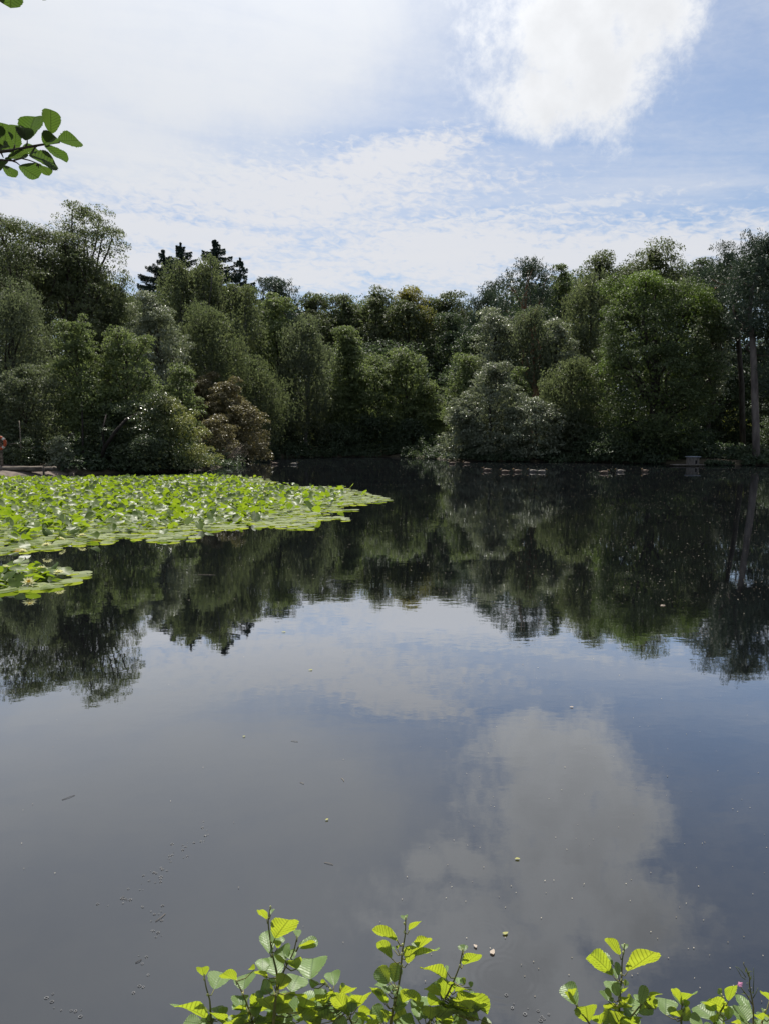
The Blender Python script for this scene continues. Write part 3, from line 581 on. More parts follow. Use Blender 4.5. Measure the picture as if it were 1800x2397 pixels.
# tall pines at the right edge, with a bare trunk
def right_pine():
    Y = 54; rng = np.random.default_rng(3); g = gz(W(1767, 1050, Y)[0], Y)
    P = lambda x, y: W(x, y, Y)
    root = empty('pine_tree', tuple(P(1768, 1060)[:2])+(g,), label='tall pine at the right edge with a long bare grey trunk', cat='tree')
    mb = MB(); pts = [P(1769, 1085), P(1768, 1000), P(1765, 900), P(1762, 820), P(1757, 765), P(1752, 720), P(1762, 670), P(1785, 600)]
    mb.tube(pts, [.28, .25, .235, .21, .18, .15, .12, .06], 12)
    tr = mb.build('trunk', M['bark_pine'], root, origin=root.location)
    mb = MB()
    for a, b in (((1757, 765), (1800, 740)), ((1752, 720), (1790, 700)), ((1758, 780), (1700, 720)), ((1762, 670), (1725, 640)), ((1770, 640), (1830, 610)), ((1760, 800), (1810, 830))):
        mb.tube(bend(P(*a), P(*b)+np.array([0, rng.normal()*1, 0]), rng, 6, .12), np.linspace(.09, .03, 6), 6)
    mb.build('limb', M['bark_pine'], root, origin=root.location)
    crown(root, rng, P(1790, 600)[0], Y, P(1790, 790)[2], P(1790, 548)[2], 190/F*Y, 5, M['pine'], 'round', 'needle', lobes=14, lobe_r=.34, puff_r=.08, cov=4.2, core=1.4, Y=Y)
    crown(root, rng, P(1815, 800)[0], Y, P(1790, 930)[2], P(1790, 745)[2], 95/F*Y, 4, M['pine'], 'round', 'needle', lobes=8, lobe_r=.4, puff_r=.12, cov=2.8, Y=Y, name='lower_crown')
    # the pine just left of it, pale orange limbs
    Y2 = 60; g = gz(W(1700, 1050, Y2)[0], Y2); Q = lambda x, y: W(x, y, Y2)
    root = empty('pine_tree', tuple(Q(1722, 1060)[:2])+(g,), label='dark pine with pale orange bare limbs left of the long bare trunk', cat='tree')
    mb = MB(); mb.tube([Q(1722, 730), Q(1716, 690), Q(1708, 650), Q(1712, 610)], [.16, .14, .1, .05], 9)
    lo_ = MB(); lo_.tube([Q(1738, 1080), Q(1735, 900), Q(1722, 728)], [.24, .2, .162], 9); lo_.build('lower_trunk', M['bark'], root, origin=root.location)
    for l in ([(1713, 678), (1700, 668), (1685, 670), (1668, 668), (1650, 662)], [(1712, 672), (1705, 662), (1690, 662)], [(1685, 670), (1670, 676), (1662, 684)]):
        mb.tube([Q(*q)+np.array([0, -.3*i, 0]) for i, q in enumerate(l)], np.linspace(.085, .03, len(l)), 6)
    mb.build('trunk', M['bark_orange'], root, origin=root.location)
    crown(root, rng, Q(1705, 600)[0], Y2, Q(1700, 800)[2], Q(1700, 578)[2], 150/F*Y2, 5, M['pine'], 'round', 'needle', lobes=10, lobe_r=.3, puff_r=.08, cov=2.0, Y=Y2)
right_pine()


# ------------------------------------------------------------------ undergrowth along the bank, one ground-cover mass
def undergrowth():
    rng = np.random.default_rng(21); pts = []
    S = shore; n = len(S); seg = []
    for i in range(n):
        a, b = S[i], S[(i+1) % n]
        if max(a[1], b[1]) < 35: continue
        seg.append((a, b, np.linalg.norm(b-a)))
    C = []
    for a, b, L in seg:
        k = int(L*9)+1; t = rng.random(k)[:, None]; p = a*(1-t)+b*t; d = (b-a)/L; nrm = np.array([d[1], -d[0]])
        if shore_dist((p[:1]+nrm*.5))[0] < 0: nrm = -nrm
        C.append(p+nrm*(rng.random(k)[:, None]**1.3*9-.15))
    C = np.vstack(C); pxx = 900+C[:, 0]/C[:, 1]*F
    keep = ~((pxx < 150) & (C[:, 1] < 41)) & ~((np.abs(pxx-1600) < 60) & (C[:, 1] < 55.5)) ; C = C[keep]; pxx = pxx[keep]
    d = shore_dist(C); g = hgt(C); r = .35+.5*rng.random(len(C)); hh = (.5+1.3*rng.random(len(C)))*np.clip(.5+d/4, .45, 1.3)
    hh = np.where(pxx > 1640, hh*.5, hh)
    m = 150; n = len(C)*m; ci = np.repeat(np.arange(len(C)), m); u = unit(n, rng); u[:, 2] = np.abs(u[:, 2])
    rad = (.5+.55*rng.random(n))
    P = np.column_stack([C[ci, 0]+u[:, 0]*r[ci]*rad, C[ci, 1]+u[:, 1]*r[ci]*rad, np.maximum(g[ci], 0)+u[:, 2]*hh[ci]*rad+.03])
    L = .16+.14*rng.random(n); V, Fq = leaves(P, rng.normal(size=(n, 3)), u*.6+np.array([0, 0, .6])+rng.normal(size=(n, 3))*.4, L, L*.55, rng)
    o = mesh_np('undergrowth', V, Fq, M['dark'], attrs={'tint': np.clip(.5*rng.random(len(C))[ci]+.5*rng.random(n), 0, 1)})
    tag(o, 'low dark undergrowth covering the bank at the foot of the trees', 'undergrowth', kind='stuff')
undergrowth()
for i, (x, top, w, Y, mt, lab) in enumerate([
        (135, 1022, 66, 40.2, 'willow', 'pale lit shrub at the end of the log edging'),
        (52, 1030, 80, 40.6, 'rhodo', 'green shrub behind the log edging, right of the life ring'),
        (5, 1050, 90, 41.0, 'rhodo', 'dark green shrub under the life ring')]):
    T('bank_shrub', lab, 'shrub', x, top, w, Y, 1096, mt, prof='dome', group='shrubs on the left beach', cov=3.2, lobes=7, woody_on=False, puff_r=.11, seed=i)

# ------------------------------------------------------------------ left beach: logs, life ring, leaning trunk, dead branches
def beach_things():
    rng = np.random.default_rng(8)
    def log(a, b, r, label):
        c = (a+b)/2; root = empty('log', tuple(c), label=label, cat='log', group='log edging of the beach'); mb = MB(); n = 12
        t = np.linspace(0, 1, n)[:, None]; p = a*(1-t)+b*t+rng.normal(size=(n, 3))*.012; mb.tube(p, r*(1+.06*rng.normal(size=n)), 12)
        mb.build('log_body', M['log'], root, origin=c)
        mb = MB(); dr = (b-a)/np.linalg.norm(b-a); mb.tube([b+dr*.012, b+dr*.03], [r*.93, r*.9], 12); mb.build('cut_end', M['twig'], root, origin=c)
    log(W(-190, 1098, 37.9), W(100, 1098, 38.1), .14, 'long grey log edging the beach at the left')
    log(W(106, 1098, 38.2), W(130, 1097, 38.5), .12, 'short log stub beyond the stake on the beach')
    p = W(103, 1099, 37.85); mb = MB(); mb.tube([p-np.array([0, 0, .5]), p+np.array([0, 0, .17])], [.055, .05], 8)
    tag(mb.build('stake', M['bark'], origin=p), 'short wooden stake holding the log edging', 'stake')
    # life ring
    c = W(0, 1037, 38.6); root = empty('life_ring', tuple(c), label='orange life ring with pale bands hung at the left edge', cat='life ring')
    a = np.linspace(0, 2*np.pi, 41); mo = rough_mat('ring_orange', (.30, .055, .02), (.42, .09, .035), 8, .6, .05); mw = rough_mat('ring_band', (.45, .4, .34), (.6, .55, .5), 8, .6, .05)
    mb = MB(); mb.tube(np.column_stack([np.cos(a)*.29, 0*a, np.sin(a)*.29])+c, .075, 12, False); mb.build('ring', mo, root, origin=c)
    for q in range(4):
        a = np.linspace(-.2, .2, 6)+q*np.pi/2+.75; mb = MB(); mb.tube(np.column_stack([np.cos(a)*.29, 0*a, np.sin(a)*.29])+c, .079, 12); mb.build('band', mw, root, origin=c)
    mb = MB(); a = np.linspace(0, 2*np.pi, 33); mb.tube(np.column_stack([np.cos(a)*(.385+.02*np.cos(4*a)), 0*a-.02, np.sin(a)*(.385+.02*np.cos(4*a))])+c, .01, 5, False); mb.build('rope', M['twig'], root, origin=c)
    pc = c+np.array([-.02, .17, 0]); g = gz(pc[0], pc[1]); root = empty('life_ring_post', (pc[0], pc[1], g), label='wooden post carrying the life ring at the left edge', cat='post')
    mb = MB(); mb.box((pc[0], pc[1], (g-.3+c[2]+.3)/2), (.05, .05, (c[2]+.3-g+.3)/2)); mb.build('post', M['log'], root, False, origin=root.location)
    mb = MB(); mb.box((pc[0], pc[1]-.072, c[2]+.15), (.2, .02, .1)); mb.build('board', M['log'], root, False, origin=root.location)
    # leaning trunk and thin stems by the water
    def stems(name, label, cat, lst, mat):
        o = np.array(lst[0][0][0]); mb = MB()
        for pts, r0, r1 in lst: mb.tube(np.array(pts), np.linspace(r0, r1, len(pts)), 7)
        return tag(mb.build(name, mat, origin=o), label, cat)
    P = lambda x, y, Y: W(x, y, Y)
    stems('leaning_trunk', 'dark trunk leaning right over the water under the big rhododendron', 'trunk',
          [([P(232, 1092, 41), P(246, 1048, 40.8), P(270, 1012, 40.6), P(296, 982, 41.2), P(330, 965, 42.4)], .13, .07), ([P(246, 1048, 40.8), P(240, 1010, 41), P(250, 970, 41.5)], .07, .04)], M['dark_bark'])
    stems('bare_sapling', 'thin bare sapling stem behind the log edging', 'sapling',
          [([P(52, 1100, 40.2), P(50, 1050, 40.2), P(48, 1010, 40.3), P(46, 985, 40.4)], .035, .02), ([P(50, 1045, 40.2), P(40, 1037, 40.2), P(22, 1040, 40.2)], .025, .012), ([P(50, 1045, 40.2), P(70, 1050, 40.4), P(84, 1047, 40.4)], .02, .01)], M['twig'])
    stems('bare_sapling', 'thin upright stem under the light green young alder', 'sapling', [([P(197, 1090, 41.5), P(195, 1040, 41.5), P(194, 990, 42), P(193, 940, 42.5)], .06, .04)], M['dark_bark'])
    base = P(528, 1085, 52.5); L = []
    for k in range(16):
        e = P(528+rng.uniform(5, 56), 1082-rng.uniform(2, 50), 52.5+rng.uniform(-1.5, 1)); e[2] = max(e[2], .1); q = bend(base+rng.normal(size=3)*.05, e, rng, 6, .08); L.append((q, .035, .008))
        for j in range(3):
            i = rng.integers(2, 5); f = q[i]+(q[5]-q[i])*.8+rng.normal(size=3)*.25; f[2] = max(f[2], .05); L.append((bend(q[i], f, rng, 4, .08), .014, .005))
    stems('dead_branch', 'dead pale branches fanned out over the water below the brown mounds', 'branch', L, M['twig'])
    # twiggy litter along the waterline
beach_things()

# ------------------------------------------------------------------ duck house
def duck_house():
    c = G(1620, 1094); Y = 51.0; c = W(1620, 1091, Y); root = empty('duck_house', (c[0], c[1], .12), rz=.06, label='small grey wooden duck house with a pale flat roof on its platform', cat='duck house')
    m1 = rough_mat('grey_boards', (.10, .085, .07), (.2, .175, .15), 5, stretch=(3, 3, .4)); m2 = rough_mat('roof_board', (.22, .24, .26), (.32, .34, .37), 4, .6, .1); md = rough_mat('opening_shade', (.006, .006, .006), (.01, .01, .01), 3)  # the near-black colour stands in for shade inside the house
    mb = MB()
    for k in range(8):
        x = -.28+k*.08; mb.box((x, -.25, .25), (.038, .012, .25)); mb.box((x, .25, .25), (.038, .012, .25))
    for k in range(6):
        y = -.2+k*.08
        for sx in (-.33, .33): mb.box((sx, y, .25), (.012, .038, .25))
    mesh_np('wall', np.vstack(mb.V), np.vstack(mb.F), m1, root)
    mb = MB(); mb.box((0, 0, .25), (.31, .23, .24)); mesh_np('interior_shade', np.vstack(mb.V), np.vstack(mb.F), md, root)  # solid near-black box, painted shade behind the boards
    mb = MB(); mb.box((0, -.02, .525), (.41, .33, .022)); mesh_np('roof', np.vstack(mb.V), np.vstack(mb.F), m2, root)
    mb = MB(); mb.box((.12, -.264, .16), (.07, .004, .12)); mesh_np('doorway_shade', np.vstack(mb.V), np.vstack(mb.F), md, root)  # near-black panel on the boards, painted as a shaded opening
    r2 = empty('wooden_platform', (c[0]-.35, c[1], .0), rz=.02, label='low wooden platform at the waterline under the duck house', cat='platform')
    mb = MB()
    for k in range(9): mb.box((0, -.4+k*.1, .095), (1.05, .045, .02))
    mesh_np('deck', np.vstack(mb.V), np.vstack(mb.F), m1, r2)
    for sx in (-.9, 0, .9):
        for sy in (-.38, .38):
            mb = MB(); mb.tube([(sx, sy, -.8), (sx, sy, .074)], [.05, .05], 8); mesh_np('post', np.vstack(mb.V), np.vstack(mb.F), M['bark'], r2, True)
duck_house()

# ------------------------------------------------------------------ ducks
def ducks():
    def mt(n, a, b): return rough_mat(n, a, b, 30, .7, .1)
    m_fem, m_pale = mt('brown_plumage', (.06, .042, .03), (.18, .13, .095)), mt('pale_plumage', (.10, .085, .07), (.24, .21, .18))
    m_head, m_bill, m_fhead, m_breast = mt('dark_head', (.03, .04, .03), (.06, .06, .045)), mt('bill', (.25, .17, .03), (.35, .22, .05)), mt('brown_head', (.12, .08, .05), (.2, .14, .09)), mt('breast', (.10, .05, .03), (.18, .09, .05))
    def proto(body_m, head_m, wing_m, stern_m):
        root = empty('duck', (0, 0, 0))
        mb = MB(); p = [(-.27, 0, .10), (-.22, 0, .08), (-.13, 0, .06), (0, 0, .05), (.10, 0, .055), (.155, 0, .085), (.175, 0, .13), (.18, 0, .165)]
        mb.tube(p, [.012, .05, .088, .105, .098, .07, .042, .036], 12); V = np.vstack(mb.V); V[:, 1] *= 1.05
        mesh_np('body', V, np.vstack(mb.F), body_m, root, True)
        mb = MB(); mb.sphere((.192, 0, .195), (.048, .037, .04)); mesh_np('head', np.vstack(mb.V), np.vstack(mb.F), head_m, root, True)
        mb = MB(); mb.tube([(.23, 0, .19), (.265, 0, .18), (.29, 0, .178)], [.02, .017, .012], 8); V = np.vstack(mb.V); V[:, 2] = .183+(V[:, 2]-.183)*.6; mesh_np('bill', V, np.vstack(mb.F), m_bill, root, True)
        for sgn in (-1, 1):
            mb = MB(); mb.sphere((-.05, sgn*.088, .09), (.16, .03, .055), 12, 8); mesh_np('wing', np.vstack(mb.V), np.vstack(mb.F), wing_m, root, True)
        mb = MB(); mb.tube([(-.24, 0, .09), (-.29, 0, .115), (-.325, 0, .125)], [.035, .028, .01], 8); V = np.vstack(mb.V); V[:, 2] = .10+(V[:, 2]-.10)*.7; mesh_np('tail', V, np.vstack(mb.F), stern_m, root, True)
        return root
    hen = proto(m_fem, m_fhead, m_fem, m_fem); drake = proto(m_pale, m_head, m_pale, m_head)
    L = [(643, 1087, 0, 3.0, 'brown duck, left one of the two ducks left of centre'), (690, 1088, 1, .1, 'pale duck, right one of the two ducks left of centre'),
         (1057, 1086, 0, 3.1, 'brown duck nearest the far bank, left one of that pair'), (1090, 1086, 0, 3.2, 'brown duck nearest the far bank, right one of that pair'),
         (1138, 1102, 0, 3.0, 'brown duck leading the row of five at its left end'), (1180, 1106, 0, 2.8, 'second duck from the left in the row of five'),
         (1209, 1105, 0, 3.3, 'brown duck in the middle of the row of five'), (1245, 1105, 1, 3.1, 'pale duck fourth from the left in the row of five'),
         (1268, 1106, 1, .1, 'pale duck at the right end of the row of five'), (1414, 1108, 0, 0.1, 'brown duck, left one of the three ducks on the right'),
         (1450, 1105, 1, 3.0, 'pale duck, middle one of the three ducks on the right'), (1508, 1105, 0, 3.6, 'brown duck alone furthest to the right')]
    used = {}
    for x, y, kd, rz, lab in L:
        src = (hen, drake)[kd]; o = src if kd not in used else copy_tree(src); used[kd] = 1
        g = G(x, y); o.location = (g[0], g[1], -.005); o.rotation_euler = (0, 0, rz); o.scale = (.98,)*3
        tag(o, lab, 'duck', 'ducks on the pond')
ducks()

# ------------------------------------------------------------------ water lilies
def lily_mat():
    m, k = new_mat('lily_pad'); at = k.new('ShaderNodeAttribute', attribute_name='tint')
    oi = k.new('ShaderNodeObjectInfo'); f = k.m('ADD', k.m('MULTIPLY', at.outputs['Fac'], .8), k.m('MULTIPLY', oi.outputs['Random'], .2))
    c = k.mix(k.ss(f, 0, .45), (.05, .085, .014, 1), (.11, .155, .03, 1)); c = k.mix(k.ss(f, .45, .85), c, (.27, .31, .15, 1)); c = k.mix(k.ss(f, .93, .97), c, (.30, .20, .06, 1))  # palest tone for flat pads: waxy tops, with sky sheen painted in
    p = k.new('ShaderNodeBsdfPrincipled'); k.l.new(c, p.inputs['Base Color']); p.inputs['Roughness'].default_value = .45; p.inputs['Specular IOR Level'].default_value = .32
    t = k.new('ShaderNodeBsdfTranslucent'); k.l.new(k.mix(1.0, c, (2.3, 2.3, .5, 1), 'MULTIPLY'), t.inputs[0])
    mx = k.new('ShaderNodeMixShader'); mx.inputs[0].default_value = .45; k.l.new(p.outputs[0], mx.inputs[1]); k.l.new(t.outputs[0], mx.inputs[2])
    o = k.new('ShaderNodeOutputMaterial'); k.l.new(mx.outputs[0], o.inputs[0]); return m
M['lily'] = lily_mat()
def pad_mesh(rng, raised):
    """a lily pad with its notch; triangles in three rings"""
    ns = 16; a = np.linspace(.14, 2*np.pi-.14, ns); rings = [.35, .7, 1.0]; V = [(0, 0, 0)]
    ph = rng.random(4)*6.28; k1 = rng.uniform(.3, .75) if raised else 0; up = rng.choice([-1, 1], p=[.35, .65])
    for r in rings:
        for q in a:
            rr = r*(1+.03*math.sin(5*q+ph[0])); x, y = rr*math.cos(q), rr*math.sin(q)*.93
            z = (.012*math.sin(3*q+ph[1])*r+(.02*r**4 if not raised else 0))
            if raised: z += up*k1*y*y*.55+.10*math.sin(2*q+ph[2])*r*r+.05*math.sin(5*q+ph[3])*r**3+.12*k1*x*x
            V.append((x, y, z))
    V = np.array(V)*.5; Fq = [(0, 1+i, 2+i) for i in range(ns-1)]
    for k in range(2):
        b0, b1 = 1+k*ns, 1+(k+1)*ns
        for i in range(ns-1): Fq += [(b0+i, b1+i, b1+i+1), (b0+i, b1+i+1, b0+i+1)]
    return V, np.array(Fq)
def in_poly(P, poly):
    ins = np.zeros(len(P), bool); n = len(poly)
    for i in range(n):
        a, b = poly[i], poly[(i+1) % n]
        ins ^= ((a[1] > P[:, 1]) != (b[1] > P[:, 1])) & (P[:, 0] < (b[0]-a[0])*(P[:, 1]-a[1])/(b[1]-a[1]+1e-12)+a[0])
    return ins
def edge_dist(P, poly):
    d = np.full(len(P), 1e9); n = len(poly)
    for i in range(n):
        a, b = poly[i], poly[(i+1) % n]; ab = b-a; t = np.clip(((P-a)@ab)/(ab@ab), 0, 1); d = np.minimum(d, np.linalg.norm(P-(a+t[:, None]*ab), axis=1))
    return d
MAIN = [(-500, 1118), (-100, 1119), (150, 1121), (350, 1119), (450, 1117), (560, 1117), (625, 1121), (650, 1129), (625, 1134), (700, 1139), (800, 1141), (845, 1151), (920, 1170), (880, 1180), (800, 1184),
        (835, 1195), (760, 1202), (828, 1218), (740, 1224), (725, 1240), (660, 1240), (600, 1236), (540, 1240), (470, 1248), (455, 1266), (380, 1270), (320, 1262), (270, 1272), (200, 1276), (120, 1288), (60, 1296), (0, 1298), (-200, 1300), (-700, 1310)]
SMALL = [(-160, 1330), (-60, 1326), (60, 1327), (130, 1331), (160, 1338), (218, 1343), (170, 1356), (185, 1363), (110, 1372), (145, 1378), (60, 1386), (0, 1388), (-160, 1386)]
def lilies():
    rng = np.random.default_rng(77); VF = [pad_mesh(rng, False) for _ in range(6)]; VR = [pad_mesh(rng, True) for _ in range(10)]
    rows = []
    for ci, poly_px in enumerate((MAIN, SMALL)):
        poly = np.array([G(*q)[:2] for q in poly_px]); lo_, hi = poly.min(0), poly.max(0); sp = .175 if ci == 0 else .16
        gx, gy = np.meshgrid(np.arange(lo_[0], hi[0], sp), np.arange(lo_[1], hi[1], sp)); P = np.stack([gx.ravel(), gy.ravel()], 1); P += rng.uniform(-.5, .5, P.shape)*sp
        ins = in_poly(P, poly); P = P[ins]; ed = edge_dist(P, poly); shd = shore_dist(P); P, ed = P[shd < -.5], ed[shd < -.5]
        px = 900+P[:, 0]/P[:, 1]*F; keep = (px > -260); P, ed, px = P[keep], ed[keep], px[keep]
        py = np.array([1198.5-F*math.tan(PITCH-math.atan2(CAMZ, y_)) for y_ in P[:, 1]])
        # raised leaves thick in the middle and left, flat pads along the open-water side
        lim = np.where(px < 560, 1.25, 1.25+(px-560)/130)
        pr = np.clip((ed-lim*.45)/lim, .04, .92) if ci == 0 else np.where((px < 150) & (ed > .10), .95, .12)
        if ci == 0:
            pr *= np.interp(py, [1120, 1150, 1200, 1230, 1300], [1, 1, .85, .55, .45]); pr = np.where((px > 560) & (py < 1185) & (py > 1150) & (ed > .4) & (px < 800), np.maximum(pr, .35), pr)
        pr = np.where(ed < .22, 0, pr); ra = rng.random(len(P)) < pr; gap = rng.random(len(P)) < np.where(ra, .0, np.clip(np.where(px > 560, .62-ed*.35, .42-ed*.2), .18, .6))
        for p, r_, g_ in zip(P, ra, gap):
            if not g_: rows.append((p[1], p[0], r_, ci, py[0]))
    rows.sort(key=lambda q: q[0])
    def place(i, r_, ci_):
        s = rng.uniform(.20, .33); rz = rng.random()*6.283
        if r_:
            h = rng.uniform(.05, .17) if ci_ == 0 else rng.uniform(.05, .14); tx, ty = np.clip(rng.normal(size=2)*.4, -.75, .75); s *= .76
        else: h = .008+.012*rng.random(); tx, ty = rng.normal()*.03, rng.normal()*.03 
        return s, rz, h, tx, ty
    mF = []; mR = []
    for k, (V, Fq) in enumerate(VF):
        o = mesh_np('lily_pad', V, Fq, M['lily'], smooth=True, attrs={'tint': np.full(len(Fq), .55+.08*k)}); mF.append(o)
    for k, (V, Fq) in enumerate(VR):
        o = mesh_np('lily_leaf', V, Fq, M['lily'], smooth=True, attrs={'tint': np.full(len(Fq), .05+.045*k)}); mR.append(o)
    usedF, usedR = [0]*6, [0]*10; nind = 300
    def label(x, y, r_, ci, s_):
        px = 900+x/y*F
        sz = 'large' if s_ > .265 else 'small'
        if ci == 1:
            where = 'by the left frame edge' if px < 12 else 'far left' if px < 32 else 'left of the front flower' if px < 54 else 'around the front flower' if px < 88 else 'between the flowers' if px < 128 else 'near the right flower' if px < 165 else 'at its right tip'
            dpt = 'back row' if y > 10.95 else 'fourth row' if y > 10.6 else 'third row' if y > 10.25 else 'second row' if y > 9.9 else 'front row'
            return '%s %s, %s of the small lily clump, %s' % (sz, 'raised leaf' if r_ else 'flat pad', dpt, where)
        k = int(np.clip((px+20)//55, 0, 16)); names = ['first', 'second', 'third', 'fourth', 'fifth', 'sixth', 'seventh', 'eighth', 'ninth', 'tenth', 'eleventh', 'twelfth', 'thirteenth', 'fourteenth', 'fifteenth', 'sixteenth', 'seventeenth']
        ed = edge_dist(np.array([[x, y]]), MAINP)[0]; side = 'outermost edge' if ed < .25 else 'rim' if ed < .5 else 'border' if ed < .9 else 'inner part'
        return '%s %s, %s of the big lily bed, %s stretch from left' % (sz, 'raised leaf' if r_ else 'flat pad', side, names[k])
    MAINP = np.array([G(*q)[:2] for q in MAIN])
    bv, bf, bt, n0 = [], [], [], 0; cnt_ = [0]
    for i, (y, x, r_, ci, _) in enumerate(rows):
        s, rz, h, tx, ty = place(i, r_, ci); k = rng.integers(0, 10 if r_ else 6); src = (mR if r_ else mF)[k]; us = usedR if r_ else usedF
        if cnt_[0] < nind and x/y*F+900 > -12:
            cnt_[0] += 1
            o = src if not us[k] else copy_tree(src); us[k] = 1
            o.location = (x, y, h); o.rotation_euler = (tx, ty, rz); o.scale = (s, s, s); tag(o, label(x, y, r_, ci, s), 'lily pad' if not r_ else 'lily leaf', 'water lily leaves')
        else:
            V, Fq = (VR if r_ else VF)[k]; V = V*s; c, q = math.cos(rz), math.sin(rz)
            V = V@np.array([[c, q, 0], [-q, c, 0], [0, 0, 1]]); V = V+np.array([0, 0, 1])*(V[:, :1]*math.tan(ty)+V[:, 1:2]*math.tan(tx)); V = V+np.array([x, y, h])
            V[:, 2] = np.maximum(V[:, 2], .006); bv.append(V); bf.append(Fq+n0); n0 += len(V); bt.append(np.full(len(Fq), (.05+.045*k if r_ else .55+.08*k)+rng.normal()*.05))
    for L_, us in ((mF, usedF), (mR, usedR)):
        for o, u_ in zip(L_, us):
            if not u_: bpy.data.objects.remove(o)
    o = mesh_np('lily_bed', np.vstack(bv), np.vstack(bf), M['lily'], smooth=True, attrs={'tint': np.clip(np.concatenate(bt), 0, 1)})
    tag(o, 'dense bed of green water lily leaves spreading over the left of the pond', 'water lilies', kind='stuff')
    # flowers
    mp = leaf_mat('lily_petal', (.72, .70, .42), (.82, .80, .56), trans=.3, tcol=(1, 1, .8), rough=.5); my = leaf_mat('lily_stamen', (.6, .4, .04), (.7, .5, .06), trans=.2, tcol=(1, 1, 1))
    def flower():
        C, D, N, Lr, Wr = [], [], [], [], []
        for ring, (nn, elv, ln) in enumerate(((8, .22, .075), (8, .6, .07), (7, .95, .06))):
            for j in range(nn):
                a = 6.283*(j+.5*ring)/nn; d = np.array([math.cos(a)*math.cos(elv), math.sin(a)*math.cos(elv), math.sin(elv)]); C.append(d*ln*.5+np.array([0, 0, .02])); D.append(d); N.append(np.array([-math.cos(a)*math.sin(elv), -math.sin(a)*math.sin(elv), math.cos(elv)])); Lr.append(ln); Wr.append(ln*.42)
        V, Fq = leaves(np.array(C), np.array(D), np.array(N), np.array(Lr), np.array(Wr), rng, .25)
        root = empty('lily_flower', (0, 0, 0)); mesh_np('petals', V, Fq, mp, root, attrs={'tint': rng.random(len(Fq))})
        n = 18; a = rng.random(n)*6.283; d = np.column_stack([np.cos(a)*.4, np.sin(a)*.4, np.ones(n)]); V, Fq = leaves(d*.022+np.array([0, 0, .02]), d, unit(n, rng), np.full(n, .035), np.full(n, .008), rng)
        mesh_np('stamens', V, Fq, my, root, attrs={'tint': rng.random(len(Fq))}); return root
    ORD = 'first second third fourth fifth sixth seventh eighth ninth tenth eleventh twelfth thirteenth fourteenth fifteenth sixteenth seventeenth eighteenth nineteenth twentieth twenty-first twenty-second twenty-third twenty-fourth twenty-fifth twenty-sixth'.split()
    fl = flower(); first = True
    near = [(68, 1363, 1.35, 'pale yellow lily flower at the front of the small near lily clump'), (98, 1331, 1.1, 'pale yellow lily flower at the back of the small near lily clump'), (139, 1341, 1.2, 'pale yellow lily flower on the right of the small near lily clump'), (14, 1330, 1.1, 'pale lily flower at the left end of the small near lily clump'),
            (111, 1276, 1.3, 'largest pale lily flower at the near edge of the big bed'), (54, 1290, 1.1, 'pale yellow lily flower nearest the water strip between bed and clump'), (166, 1232, 1.1, 'lily flower among raised leaves behind the near edge of the big bed'), (143, 1261, 1.1, 'lily flower left of the lone one by the flat pads'), (194, 1253, 1.2, 'lily flower by the flat pads near the front of the big bed')]
    far = [(515, 1116), (545, 1114), (560, 1114), (588, 1117), (578, 1127), (503, 1123), (512, 1126), (470, 1118), (430, 1120), (405, 1117), (380, 1119), (350, 1121), (300, 1122), (560, 1132), (620, 1150), (700, 1146), (730, 1152), (640, 1166), (445, 1140), (250, 1128), (210, 1125), (180, 1135), (90, 1130), (330, 1150), (40, 1145), (520, 1160)]
    for q in near+[(a, b, 1.15, 'lily flower far back in the big bed, %s from the left of the distant ones' % ORD[i]) for i, (a, b) in enumerate(sorted(far))]:
        o = fl if first else copy_tree(fl); first = False; g = G(q[0], q[1]+2, .15 if q[1] < 1200 else .11)
        o.location = (g[0], g[1], .13 if q[1] < 1200 else .09); o.rotation_euler = (rng.normal()*.25, rng.normal()*.25, rng.random()*6); o.scale = (q[2],)*3
        tag(o, q[3], 'lily flower', 'water lily flowers')
lilies()

